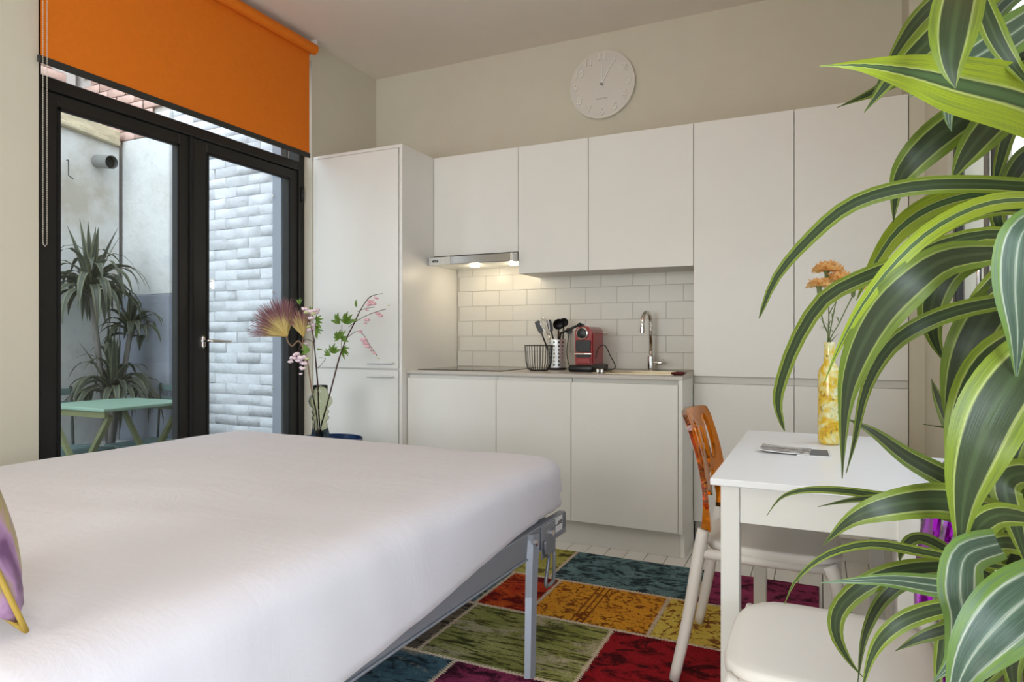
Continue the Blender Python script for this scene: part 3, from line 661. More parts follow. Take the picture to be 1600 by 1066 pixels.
bowl_tool('black serving spoon standing behind the ladle in the utensil holder', 'serving_spoon', 'spoon', (881, 504), .028, foot+Vector((.02, .03, 0)), 3.84, 1.5)
t = utensil('wooden_spoon', 'pale wooden spoon end showing above the utensil holder rim', 'spoon'); obj('spoon', T([foot+Vector((.0, .03, 0)), up(873, 524, 3.80), up(874, 518, 3.80)], [.005, .007, .012], 8), M['wood'], t, True)
t = utensil('spatula', 'black long handled spatula leaning right towards the coffee machine', 'spatula'); obj('handle', T([foot+Vector((-.01, 0, 0)), up(876, 521, 3.76), up(900, 510, 3.70)], [.006, .007, .008], 8), M['black'], t, True); obj('blade', T([up(898, 511, 3.705), up(908, 507.5, 3.69)], [.010, .012], 8, flat=.4), M['black'], t, True)
# coffee machine
cm = thing('coffee_machine', 'compact red capsule coffee machine on a black base in the middle of the worktop', 'coffee machine', (-1.235, 3.70, ZW))
def rbox(x0, x1, y0, y1, z0, z1, bv, seg=3): return B((x0, x1, y0, y1, z0, z1), bevel=bv, seg=seg)
obj('base', rbox(-1.312, -1.160, 3.555, 3.86, ZW, ZW+.040, .014), M['black'], cm, 40)
z0 = ZW+.041
def arch(x0, x1, y0, y1, zb, zt, r, n=8):
    bm = bmesh.new(); pr = [(x0, zb)]
    for k in range(n+1): a = PI-PI/2*k/n; pr.append((x0+r+r*math.cos(a), zt-r+r*math.sin(a)))
    for k in range(n+1): a = PI/2-PI/2*k/n; pr.append((x1-r+r*math.cos(a), zt-r+r*math.sin(a)))
    pr.append((x1, zb)); f = [bm.verts.new((x, y0, z)) for x, z in pr]; g = [bm.verts.new((x, y1, z)) for x, z in pr]
    bm.faces.new(f); bm.faces.new(g[::-1])
    for i in range(len(f)): bm.faces.new((f[i], g[i], g[(i+1) % len(f)], f[(i+1) % len(f)]))
    return bm
obj('body', arch(-1.287, -1.187, 3.615, 3.83, z0, ZW+.262, .034), M['red'], cm, 40)
obj('side_panel', B((-1.1865, -1.181, 3.63, 3.815, z0+.004, ZW+.225), bevel=.0015), M['red_side'], cm)
obj('front_recess', rbox(-1.281, -1.193, 3.606, 3.614, ZW+.115, ZW+.182, .003, 2), M['black'], cm)
obj('drip_front', rbox(-1.279, -1.195, 3.604, 3.614, ZW+.046, ZW+.080, .004, 2), M['red'], cm)
obj('cup_slot', B((-1.279, -1.195, 3.607, 3.614, ZW+.083, ZW+.096)), M['black'], cm)
obj('cup_support', rbox(-1.292, -1.182, 3.590, 3.613, ZW+.098, ZW+.108, .003, 2), M['chrome'], cm, 40)
kc = Vector((-1.240, 3.612, ZW+.222))
obj('knob_ring', ylathe([(.035, 0), (.035, .014), (.030, .018)], 32, kc, 3.614), M['chrome'], cm, 40)
obj('knob', ylathe([(.029, .0182), (.028, .024), (.02, .027)], 32, kc, 3.614), M['black'], cm, 40)
obj('lever', T([(-1.255, 3.66, ZW+.266), (-1.255, 3.60, ZW+.272), (-1.26, 3.585, ZW+.268)], [.012, .012, .009], 8), M['black'], cm, True)
obj('tank_tab', T([(-1.18, 3.80, ZW+.222), (-1.145, 3.80, ZW+.222)], .005, 8), M['chrome'], cm)
pc = obj('power_cord', T(spline([up(889, 522, 3.938), up(886, 545, 3.93), up(887, 562, 3.9), up(893, 572, 3.86), (-1.27, 3.862, ZW+.02)], 24), .003, 6), M['black'], cm, True)
obj('plug', T([(up(888.5, 517, 3.955)), (up(888.5, 517, 3.915))], [.021, .018], 14), M['black'], pc, 40)
obj('hose', T(spline([(-1.178, 3.66, ZW+.075), up(935, 544, 3.66), up(945, 540, 3.7), up(953, 555, 3.66), up(961, 575, 3.60), (-1.115, 3.565, ZW+.012)], 30), .0028, 6), M['black'], cm, True)
obj('hose', T(spline([(-1.158, 3.80, ZW+.03), up(950, 571, 3.7), (-1.118, 3.58, ZW+.010)], 16), .0028, 6), M['black'], cm, True)

# ------------------------------------------------------------------ rug
RX0, RX1, RY0, RY1 = -1.95, -.004, 1.15, 3.235
def rug_mat(name, base, base2, dark, scale, kind='blot', accent=None, thr=.49, lines=()):
    m, t, b = nodes(name); v = coord(t)
    f = noi(t, v, scale*.5, 5, .6, .4); fine = noi(t, v, 210, 3, .75)
    c = ramp(t, f, [(.35, base), (.65, base2)])
    if kind == 'stripe':
        pf = noi(t, coord(t, scale=(1.6, 12, 1)), scale*.55, 6, .7, .5); p = ramp(t, pf, [(.50, (0, 0, 0, 1)), (.56, (1, 1, 1, 1))])
    elif kind == 'ornament':
        vo = nd(t, 'ShaderNodeTexVoronoi', feature='DISTANCE_TO_EDGE'); vo.inputs['Scale'].default_value = scale; 
        dv = nd(t, 'ShaderNodeVectorMath', operation='ADD'); nz = nd(t, 'ShaderNodeTexNoise'); nz.inputs['Scale'].default_value = scale*1.2; t.links.new(v, nz.inputs['Vector'])
        sc_ = nd(t, 'ShaderNodeVectorMath', operation='SCALE'); sc_.inputs['Scale'].default_value = .16; t.links.new(nz.outputs['Color'], sc_.inputs[0]); t.links.new(v, dv.inputs[0]); t.links.new(sc_.outputs[0], dv.inputs[1]); t.links.new(dv.outputs[0], vo.inputs['Vector'])
        p1 = ramp(t, vo.outputs['Distance'], [(.07, (1, 1, 1, 1)), (.13, (0, 0, 0, 1))])
        p2 = ramp(t, noi(t, v, scale*2.2, 4, .7), [(.44, (0, 0, 0, 1)), (.52, (1, 1, 1, 1))]); p = mixc(t, 1, p1, p2, 'MULTIPLY')
    else:
        vs2 = coord(t, scale=(1, 1.7, 1)); p = ramp(t, noi(t, vs2, scale, 7, .72, .7), [(thr, (0, 0, 0, 1)), (thr+.09, (1, 1, 1, 1))])
    for lx in lines:
        sx = nd(t, 'ShaderNodeSeparateXYZ'); t.links.new(v, sx.inputs[0]); cmp = nd(t, 'ShaderNodeMath', operation='COMPARE'); cmp.inputs[1].default_value = lx; cmp.inputs[2].default_value = .0035
        t.links.new(sx.outputs[0], cmp.inputs[0]); p = mixc(t, cmp.outputs[0], p, (1, 1, 1, 1))
    c = mixc(t, p, c, dark)
    if accent:
        q = ramp(t, noi(t, coord(t, scale=(1, 2.2, 1)), scale*.45, 6, .75), [(.53, (0, 0, 0, 1)), (.60, (.9, .9, .9, 1))]); c = mixc(t, q, c, accent)
    c = mixc(t, ramp(t, fine, [(.38, (0, 0, 0, 1)), (.66, (.75, .75, .75, 1))]), c, tuple(x*.35 for x in base[:3])+(1,))
    t.links.new(c, b.inputs['Base Color']); b.inputs['Roughness'].default_value = .95; b.inputs['Specular IOR Level'].default_value = .1
    bump(t, b, fine, .5, .004); return m
RMt = dict(
 lime=rug_mat('rug_yellow_green', srgb(164, 158, 76), srgb(188, 180, 96), srgb(62, 44, 24), 9, thr=.50),
 teal=rug_mat('rug_teal', srgb(92, 122, 128), srgb(122, 150, 152), srgb(24, 34, 38), 12, thr=.47),
 mag=rug_mat('rug_magenta', srgb(140, 48, 86), srgb(166, 66, 104), srgb(34, 14, 26), 9, thr=.49),
 orange=rug_mat('rug_orange_red', srgb(176, 34, 26), srgb(218, 104, 34), srgb(84, 14, 14), 9, thr=.47),
 gold=rug_mat('rug_gold', srgb(232, 168, 48), srgb(218, 140, 42), srgb(104, 28, 18), 15, 'ornament', lines=(-.885, -.862, -.838)),
 yellow=rug_mat('rug_yellow', srgb(230, 204, 98), srgb(220, 186, 76), srgb(112, 30, 26), 13, 'ornament'),
 brown=rug_mat('rug_grey_brown', srgb(112, 102, 92), srgb(138, 124, 108), srgb(36, 30, 28), 8, 'stripe'),
 olive=rug_mat('rug_olive_green', srgb(148, 152, 80), srgb(182, 182, 114), srgb(50, 46, 28), 8, 'stripe', srgb(202, 188, 160)),
 red=rug_mat('rug_dark_red', srgb(150, 20, 32), srgb(176, 34, 42), srgb(48, 10, 16), 9, accent=None, thr=.49),
 blue=rug_mat('rug_blue_teal', srgb(72, 104, 120), srgb(102, 134, 146), srgb(24, 32, 38), 8, accent=srgb(170, 164, 150), thr=.49))
M['rugback'] = mat('rug_backing', srgb(92, 78, 64), .95); M['seam'] = mat('cream_stitching', srgb(206, 188, 164), .95, var=.2, vscale=60, bstr=.5, bscale=120)
rg = thing('patchwork_rug', 'colourful patchwork rug with cream stitched seams under the bed edge and table', 'rug', (-.95, 2.2, 0))
obj('backing', B((RX0, RX1, RY0, RY1, .0006, .004)), M['rugback'], rg)
g = .007
patches = [('lime', -1.95, -1.136, 2.82, RY1), ('teal', -1.136, -.478, 2.82, RY1), ('mag', -.478, RX1, 2.82, RY1),
 ('blue', -1.95, -1.306, 2.42, 2.82), ('orange', -1.306, -1.07, 2.42, 2.82), ('gold', -1.07, -.58, 2.42, 2.82), ('yellow', -.58, RX1, 2.42, 2.82),
 ('brown', -1.95, -1.292, 1.965, 2.42), ('olive', -1.292, -.711, 1.965, 2.42), ('red', -.711, RX1, 1.965, 2.42),
 ('blue', -1.95, -1.131, 1.56, 1.965), ('mag', -1.131, -.60, 1.56, 1.965), ('gold', -.60, RX1, 1.56, 1.965),
 ('olive', -1.95, -1.2, RY0, 1.56), ('red', -1.2, -.6, RY0, 1.56), ('teal', -.6, RX1, RY0, 1.56)]
for nm, a, b, c0, c1 in patches:
    obj('patch', B((a+(g/2 if a > RX0 else 0), b-(g/2 if b < RX1 else 0), c0+(g/2 if c0 > RY0 else 0), c1-(g/2 if c1 < RY1 else 0), .004, .013), bevel=.002), RMt[nm], rg)
bm = bmesh.new(); rnd = random.Random(2)
def stitch(x0, y0, x1, y1):
    ln = math.hypot(x1-x0, y1-y0); dx, dy = (x1-x0)/ln, (y1-y0)/ln
    add_tube(bm, [(x0, y0, .0115), (x1, y1, .0115)], .0042, 6)
    k = 0; s = .006
    while s < ln-.004:
        ex = rnd.uniform(.007, .012); a = .004
        add_tube(bm, [(x0+dx*s-dy*ex+dx*a, y0+dy*s+dx*ex+dy*a, .0128), (x0+dx*s, y0+dy*s, .0155), (x0+dx*s+dy*ex-dx*a, y0+dy*s-dx*ex-dy*a, .0128)], .0021, 4, cap=False); s += .0125
for yy in (2.82, 2.42, 1.965, 1.56): stitch(RX0+.05, yy, RX1-.003, yy)
for nm, a, b, c0, c1 in patches:
    if b < RX1-.01: stitch(b, c0+.004, b, c1-.004)
obj('stitching', bm, M['seam'], rg, False, 'stuff')
# ------------------------------------------------------------------ bed
bf = thing('bed_frame', 'grey steel fold down bed frame carrying the white mattress', 'bed frame', (-1.8, 1.5, 0))
XRAIL = -.885
obj('side_rail', B((XRAIL-.028, XRAIL, .4, 2.265, .375, .455), (XRAIL-.028, XRAIL+.006, .4, 2.265, .368, .375), bevel=.002), M['bedgrey'], bf)
obj('side_rail', B((-2.66, -2.632, .4, 2.265, .375, .455), bevel=.002), M['bedgrey'], bf)
er = obj('rail_end', B((XRAIL-.032, XRAIL-.006, 2.266, 2.385, .385, .452), (XRAIL-.006, XRAIL-.003, 2.266, 2.385, .372, .388), bevel=.0015), M['bedgrey'], bf)
obj('sticker', B((XRAIL-.0055, XRAIL-.0048, 2.275, 2.352, .392, .447)), M['sticker'], er, False)
bm = B((XRAIL-.0046, XRAIL-.0042, 2.285, 2.345, .4175, .4215))
for k in range(5): add_box(bm, XRAIL-.0046, XRAIL-.0042, 2.31+.008*k, 2.315+.008*k, .4225, .431)
obj('sticker_print', bm, M['ink'], er)
obj('end_cap', B((XRAIL-.0058, XRAIL-.0035, 2.354, 2.384, .39, .449), bevel=.001), mat('grey_cap', srgb(118, 120, 126), .5), er)
obj('end_rail', B((-2.63, XRAIL-.035, 2.24, 2.265, .385, .452), bevel=.002), M['bedgrey'], bf)
obj('head_rail', B((-2.63, XRAIL-.035, .4, .43, .385, .452), bevel=.002), M['bedgrey'], bf)
for k in range(12): obj('slat', B((-2.63, XRAIL-.03, .50+.148*k, .57+.148*k, .452, .46)), M['bedgrey'], bf)
for xx, s in ((XRAIL+.012, 1), (-2.672, -1)):
    lg = obj('leg', T([(xx, 2.05, .452), (xx, 2.05, .43), (xx+.008*s, 2.02, .25), (xx+.034*s, 1.955, .0145 if s > 0 else .0)], [.024, .024, .021, .019], 4, flat=.28), M['bedgrey'], bf)
    obj('pivot_bolt', T([(xx-.012*s, 2.05, .425), (xx+.016*s, 2.05, .425)], .010, 10), M['chrome'], lg)
obj('foot_bracket', B((XRAIL+.001, XRAIL+.006, 2.14, 2.262, .335, .452), bevel=.002), M['bedgrey'], bf)
obj('bracket_bolt', T([(XRAIL+.004, 2.215, .415), (XRAIL+.018, 2.215, .415)], .011, 10), M['chrome'], bf)
obj('hook', T(spline([(XRAIL+.012, 2.15, .40), (XRAIL+.013, 2.155, .36), (XRAIL+.012, 2.185, .335), (XRAIL+.012, 2.16, .26), (XRAIL+.012, 2.17, .235), (XRAIL+.012, 2.225, .235), (XRAIL+.012, 2.232, .25), (XRAIL+.012, 2.235, .34)], 30), .0065, 6), M['bedgrey'], bf, True)
for xx in (-2.645, XRAIL-.014):
    obj('leg', B((xx-.02, xx+.02, .405, .445, .0145 if xx > -1 else 0, .374), bevel=.003), M['bedgrey'], bf)
# mattress with its fitted sheet
mx0, mx1, my0, my1, mz0, mz1 = -2.665, -.893, .45, 2.385, .460, .665
bm = bmesh.new(); NX, NY, NZ = 70, 80, 10
bmesh.ops.create_cube(bm, size=1)
bmesh.ops.subdivide_edges(bm, edges=[e for e in bm.edges if abs((e.verts[0].co-e.verts[1].co).x) > .5], cuts=NX, use_grid_fill=True)
bmesh.ops.subdivide_edges(bm, edges=[e for e in bm.edges if abs((e.verts[0].co-e.verts[1].co).y) > .5], cuts=NY, use_grid_fill=True)
bmesh.ops.subdivide_edges(bm, edges=[e for e in bm.edges if abs((e.verts[0].co-e.verts[1].co).z) > .5], cuts=NZ, use_grid_fill=True)
rr = .075
def sstep(a, b, x): t = max(0, min(1, (x-a)/(b-a))); return t*t*(3-2*t)
for v in bm.verts:
    p = Vector((mx0+(v.co.x+.5)*(mx1-mx0), my0+(v.co.y+.5)*(my1-my0), mz0+(v.co.z+.5)*(mz1-mz0)))
    q = Vector((min(max(p.x, mx0+rr), mx1-rr), min(max(p.y, my0+rr), my1-rr), min(max(p.z, mz0+.012), mz1-.06)))
    d = p-q; sc3 = Vector((d.x/rr, d.y/rr, d.z/((.06 if d.z > 0 else .012))))
    if sc3.length > 1e-6:
        mxx = max(abs(sc3.x), abs(sc3.y), abs(sc3.z)); k = mxx/sc3.length; p = q+Vector((d.x*k, d.y*k, d.z*k))
    hgt = (p.z-mz0)/(mz1-mz0)
    side = sstep(mx1-.10, mx1, p.x); near = sstep(2.30, .9, p.y)
    bul = math.sin(PI*min(1, max(0, hgt)))
    p.x += side*(.006*bul+(.022*near)*max(0, 1-hgt)**1.1+.012*near)
    low = side*(1-sstep(.1, .75, hgt)); p.z -= low*(.085*near)
    foot_ = sstep(my1-.1, my1, p.y); p.y += foot_*.02*bul
    p.x -= sstep(mx0+.1, mx0, p.x)*.02*bul
    top = sstep(.7, 1, hgt)
    cx_ = (p.x-mx0)/(mx1-mx0); cy_ = (p.y-my0)/(my1-my0)
    p.z += top*(.008*math.sin(PI*cx_)*math.sin(PI*cy_))
    p.z += top*(.0035*noise.noise(Vector((p.x*2.2+p.y*1.2, p.y*5-p.x*2, 1)))+.0022*noise.noise(Vector((p.x*9, p.y*6+p.x*3, 4))))
    p.x += side*.004*noise.noise(Vector((p.y*9, p.z*6, 2)))
    cor = side*sstep(my1-.42, my1-.02, p.y)*(1-sstep(.25, .95, hgt))
    p.x += cor*.006*math.sin((p.y*.75+p.z*.9)*95)
    v.co = p
BR = Matrix.Translation((XRAIL, 2.33, 0)) @ Matrix.Rotation(math.radians(-1.8), 4, 'Z') @ Matrix.Translation((-XRAIL, -2.33, 0))   # the bed stands a little askew
nl_ = BR @ Vector(bf.location); bf.location = nl_; bf.rotation_euler = (0, 0, math.radians(-1.8))
bm.transform(BR)
mt = obj('mattress', bm, M['sheet'], None, True); tag(mt, 'thick mattress under a smooth white fitted sheet on the grey frame', 'mattress')
# satin cushion at the head end
def cushion():
    m, t, b = nodes('purple_gold_satin'); v = coord(t); f = noi(t, v, 7, 3, .5, 1.2)
    t.links.new(ramp(t, f, [(.30, srgb(104, 68, 100)), (.42, srgb(168, 130, 162)), (.49, srgb(160, 142, 80)), (.58, srgb(186, 168, 104)), (.66, srgb(96, 66, 96))]), b.inputs['Base Color']); b.inputs['Roughness'].default_value = .3; bump(t, b, f, .3, .02); return m
cu = thing('cushion', 'purple and gold satin cushion at the left edge of the bed', 'cushion', (-1.36, .60, .675))
bm = bmesh.new(); bmesh.ops.create_grid(bm, x_segments=20, y_segments=20, size=1)
for v in bm.verts:
    x, y = v.co.x, v.co.y; pin = 1-.10*(x*x*(1-abs(y)**2)+y*y*(1-abs(x)**2)); v.co = Vector((x*.20*pin, y*.20*pin, .075*((1-abs(x)**2.6)*(1-abs(y)**2.6))**.5))
geo = bm.faces[:]; bot = bmesh.ops.duplicate(bm, geom=bm.verts[:]+bm.edges[:]+geo)['geom']
for e in bot:
    if isinstance(e, bmesh.types.BMVert): e.co.z *= -1
bmesh.ops.remove_doubles(bm, verts=bm.verts, dist=1e-4)
for v in bm.verts:
    v.co += Vector((0, 0, .008*noise.noise(v.co*9)))
MX = Matrix.Translation((-1.288, .545, .868)) @ Matrix.Rotation(math.radians(-6), 4, 'Z') @ Matrix.Rotation(math.radians(108), 4, 'X')
bm.transform(MX); obj('cover', bm, cushion(), cu, True)
pip = []
for k in range(81):
    s_ = k/80*4; e, u = int(s_) % 4, (s_ % 1)*2-1
    x, y = [(u, -1), (1, u), (-u, 1), (-1, -u)][e]; pin = 1-.10*(x*x*(1-abs(y)**2)+y*y*(1-abs(x)**2)); pip.append(MX @ Vector((x*.203*pin, y*.203*pin, 0)))
obj('piping', T(pip, .0045, 6), M['gold'], cu, True)
# ------------------------------------------------------------------ blue tray table, vase and branches
VX, VY = -2.535, 2.885
tt = thing('tray_table', 'round navy blue tray table behind the far end of the bed', 'side table', (VX+.02, VY+.03, 0))
tc = (VX+.02, VY+.03, 0)
obj('tray', L([(.185, .510), (.195, .517), (.198, .554), (.193, .556), (.189, .522), (.02, .520)], tc, 40), M['bluetray'], tt, 40)
bm = bmesh.new()
for k in range(3):
    a = 2*PI*k/3+.4; add_tube(bm, [(tc[0]+.15*math.cos(a), tc[1]+.15*math.sin(a), .509), (tc[0]+.19*math.cos(a), tc[1]+.19*math.sin(a), 0)], .009, 8); obj('leg', bm, M['bluetray'], tt, True); bm = bmesh.new()
bm.free()
ZV = .5222
vs_ = thing('glass_vase', 'smoky green glass vase with ringed neck on the blue tray table', 'vase', (VX, VY, ZV))
pr = [(.055, 0), (.062, .006), (.036, .126), (.034, .133), (.046, .143), (.049, .152), (.046, .162), (.036, .169), (.046, .176), (.050, .185), (.046, .195), (.038, .202), (.052, .215), (.064, .231), (.067, .247), (.062, .265), (.05, .279), (.0412, .291), (.0405, .306), (.0405, .334)]
pr2 = pr+[(r-.003, z) for r, z in pr[::-1][:-2]]+[(.045, .008)]
obj('vase_body', L(pr2, (VX, VY, ZV), 40), M['vaseglass'], vs_, True)
ZB = 3.685
def vp_(px, py, dz=0): return at(px, py, ZB+dz)
def blossom(c, r, m, parent, seed):
    rnd = random.Random(seed); bm = bmesh.new()
    for k in range(5):
        a = 2*PI*k/5+rnd.uniform(-.3, .3); d = Vector((math.cos(a), math.sin(a)*.7, rnd.uniform(-.6, .2))).normalized()
        q = bmesh.ops.create_icosphere(bm, subdivisions=1, radius=r*rnd.uniform(.6, .85))
        for v in q['verts']: v.co = Vector((v.co.x, v.co.y, v.co.z*.75))+d*r*.6
    bm.transform(Matrix.Translation(c)); obj('blossom', bm, m, parent, True)
def small_leaf(c, az, tilt, l, parent, seed, lobes=3):
    rnd = random.Random(seed)
    lobes = lobes*2-1
    for q in range(lobes):
        a = az+(q-(lobes-1)/2)*.5+rnd.uniform(-.12, .12); l0 = l; l = l0*(1-.12*abs(q-(lobes-1)/2)) if q else l0
        obj('leaf', leaf_mesh([c, c+Vector((math.cos(a)*.5, -.15, math.sin(a)*.5))*l, c+Vector((math.cos(a), -.1+rnd.uniform(-.2, .2), math.sin(a)-.05))*l], l*.30, ang=rnd.uniform(-35, 35), n=5, base=.2, view=lambda p: (Vector((0, 0, HC))-p).normalized(), seed=seed), M['leafgreen'], parent)
BG = 'flower stems in the green glass vase'
ba = thing('blossom_branch', 'arching pink blossom branch leaning right out of the glass vase', 'branch', (VX, VY, ZV+.02), BG)
obj('twig', T(spline([(VX-.015, VY, ZV+.02), vp_(500, 672), vp_(511, 632), vp_(521, 594), vp_(530, 560), vp_(541, 530), vp_(552, 508), vp_(562, 487), vp_(575, 467), vp_(586, 461), vp_(598, 459)], 40), [.0042]*18+[.0035]*10+[.0026]*7+[.0018]*6, 6), M['stem'], ba, True)
obj('twig', T(spline([vp_(545, 511), vp_(560, 500), vp_(578, 491), vp_(603, 483)], 12), .0018, 5), M['stem'], ba, True)
obj('twig', T(spline([vp_(540, 530), vp_(550, 522), vp_(560, 518), vp_(570, 526), vp_(578, 540), vp_(590, 557)], 16), .0017, 5), M['stem'], ba, True)
obj('twig', T(spline([vp_(558, 487), vp_(572, 482), vp_(585, 480)], 8), .0016, 5), M['stem'], ba, True)
obj('twig', T(spline([vp_(533, 552), vp_(534, 520), vp_(534, 508)], 8), .0016, 5), M['stem'], ba, True)
for i, (px, py, r) in enumerate([(579, 471, .016), (583, 474, .015), (576, 476, .014), (588, 466, .013), (573, 484, .010), (590, 490, .014), (595, 493, .012), (573, 499, .015), (571, 505, .009), (563, 517, .013), (568, 530, .015), (571, 536, .015), (574, 541, .014), (580, 547, .010), (585, 552, .009)]): blossom(vp_(px, py, random.uniform(-.05, .02)), r, M['pink'], ba, i)
for i, (px, py) in enumerate([(607, 477), (592, 560)]): blossom(vp_(px, py), .006, M['bud'], ba, 50+i)
for i, (px, py, az, l, lo) in enumerate([(557, 480, 1.5, .045, 1), (541, 506, 1.4, .085, 3), (531, 506, 2.2, .07, 2), (530, 530, 2.4, .06, 3), (533, 530, .9, .07, 3), (536, 545, -.4, .06, 3), (520, 552, 1.3, .07, 3), (516, 556, 2.6, .05, 2)]): small_leaf(vp_(px, py, .01), az, 0, l, ba, i, lo)
bb = thing('blossom_branch', 'upright pink blossom branch standing in the middle of the glass vase', 'branch', (VX, VY, ZV+.02), BG)
obj('twig', T(spline([(VX+.01, VY+.01, ZV+.02), vp_(499, 660), vp_(497, 610), vp_(494, 570), vp_(491, 540), vp_(489, 522), vp_(484, 505), vp_(478, 490)], 30), [.0042]*14+[.0032]*10+[.002]*7, 6), M['stem'], bb, True)
obj('twig', T(spline([vp_(491, 538), vp_(493, 520), vp_(493, 505)], 8), .002, 5), M['stem'], bb, True)
obj('twig', T(spline([vp_(490, 536), vp_(482, 531), vp_(474, 533), vp_(466, 548), vp_(463, 572)], 12), .0018, 5), M['stem'], bb, True)
obj('twig', T(spline([vp_(497, 575), vp_(505, 566), vp_(508, 560), vp_(498, 559)], 10), .0014, 5), M['stem'], bb, True)
for i, (px, py, r) in enumerate([(484, 486, .022), (492, 487, .020), (487, 497, .018), (476, 482, .016), (494, 484, .016), (484, 513, .024), (490, 508, .02), (480, 505, .016), (463, 553, .018), (458, 559, .016), (472, 557, .022), (475, 566, .022), (466, 563, .017), (454, 565, .014), (473, 575, .015), (470, 584, .008), (477, 537, .014)]): blossom(vp_(px, py, random.uniform(-.05, .03)), r, M['pink2'], bb, 100+i)
for i, (px, py) in enumerate([(478, 488), (483, 510), (490, 490), (480, 560)]): blossom(vp_(px, py, -.05), .012, M['bud'], bb, 70+i)
for i, (px, py, az, l, lo) in enumerate([(494, 502, .3, .065, 3), (494, 514, -.1, .06, 3), (486, 486, 1.5, .03, 2), (468, 476, 1.4, .04, 2), (484, 548, 2.9, .07, 2), (495, 546, 0, .04, 1)]): small_leaf(vp_(px, py, -.01), az, 0, l, bb, 30+i, lo)
bd = thing('dried_flower', 'feathery purple and straw coloured dried flower leaning left in the glass vase', 'flower', (VX, VY, ZV+.02), BG)
obj('stalk', T(spline([(VX+.0, VY-.015, ZV+.02), vp_(495, 650), vp_(487, 610), vp_(481, 570), vp_(474, 545), vp_(467, 533), vp_(461, 537), vp_(456, 541), vp_(450, 534), vp_(447, 524)], 40), .0042, 6), M['stemtan'], bd, True)
obj('stalk', T(spline([vp_(476, 548), vp_(473, 538), vp_(474, 526)], 8), .0032, 6), M['stemtan'], bd, True)
def tuft_mat(nm, lo):
    m, t, b = nodes(nm); uv = nd(t, 'ShaderNodeUVMap'); sp = nd(t, 'ShaderNodeSeparateXYZ'); t.links.new(uv.outputs[0], sp.inputs[0])
    t.links.new(ramp(t, sp.outputs[1], [(0, srgb(214, 186, 110)), (lo, srgb(222, 200, 132)), (lo+.16, srgb(168, 122, 116)), (.9, srgb(124, 78, 94)), (1, srgb(156, 112, 104))]), b.inputs['Base Color']); b.inputs['Roughness'].default_value = .8; return m
def tuft(base, az0, az1, l, nstr, m, seed, axis_depth=.55):
    rnd = random.Random(seed); bm = bmesh.new(); uvl = bm.loops.layers.uv.new('UVMap'); c, s = math.cos(YAW), math.sin(YAW); Rv = Vector((c, s, 0)); Fv = Vector((-s, c, 0))
    for k in range(nstr):
        a = rnd.uniform(az0, az1); dep = rnd.uniform(-axis_depth, axis_depth); ll = l*rnd.uniform(.72, 1.05)*(1-.25*abs((a-(az0+az1)/2)/(az1-az0)))
        d = (Rv*math.cos(a)+Vector((0, 0, 1))*math.sin(a)+Fv*dep).normalized(); bend = Vector((0, 0, -.10 if math.cos(a) < -.5 else .03))
        b0 = base+d*rnd.uniform(0, .012); sv = d.orthogonal().normalized()
        sv = (sv+d.cross(sv)*rnd.uniform(-1, 1)).normalized(); prev = None; off = rnd.uniform(-.16, .22)
        for i in range(5):
            t = i/4; p = b0+d*ll*t+bend*ll*t*t*.5; wdt = .0016*(1-t*.6); row = (bm.verts.new(p-sv*wdt), bm.verts.new(p+sv*wdt))
            if prev:
                f = bm.faces.new((prev[0], prev[1], row[1], row[0]))
                for lp, vv_ in zip(f.loops, (t-.25, t-.25, t, t)): lp[uvl].uv = (.5, min(.99, max(.01, vv_-off*vv_)))
            prev = row
    o = obj('tuft', bm, m, bd, True, 'stuff'); return o
tuft(vp_(449, 526), math.radians(80), math.radians(178), .225, 800, tuft_mat('dried_bristles', .48), 5)
tuft(vp_(474, 527), math.radians(72), math.radians(128), .150, 380, tuft_mat('straw_bristles', .62), 6)
# ------------------------------------------------------------------ dining table
tb = thing('dining_table', 'white rectangular drop leaf table on square legs', 'table', (-.02, 2.34, 0))
TX0, TX1, TY0, TY1 = -.268, .230, 1.826, 2.862
obj('tabletop', B((TX0, TX1, TY0, TY1, .722, .74), bevel=.002), M['tablewhite'], tb)
obj('drop_leaf', B((TX1+.001, TX1+.017, TY0+.02, 2.68, .09, .734), bevel=.002), M['tablewhite'], tb)
obj('apron', B((TX0+.075, TX1-.045, TY0+.018, TY0+.036, .625, .7215)), M['tableframe'], tb)
obj('apron', B((TX0+.075, TX1-.045, TY1-.036, TY1-.018, .625, .7215)), M['tableframe'], tb)
obj('apron', B((TX0+.034, TX0+.052, TY0+.07, TY1-.07, .625, .7215)), M['tableframe'], tb)
obj('apron', B((TX1-.038, TX1-.02, TY0+.07, TY1-.07, .625, .7215)), M['tableframe'], tb)
for xx in (TX0+.026, TX1-.06):
    for yy in (TY0+.012, TY1-.06): obj('leg', B((xx, xx+.048, yy, yy+.048, .0145 if xx < 0 else .0003, .7215), bevel=.002), M['tableframe'], tb)
for yy in (2.0, 2.5): obj('hinge', B((TX1-.012, TX1+.0005, yy, yy+.05, .712, .7215)), M['steel_light'], tb)
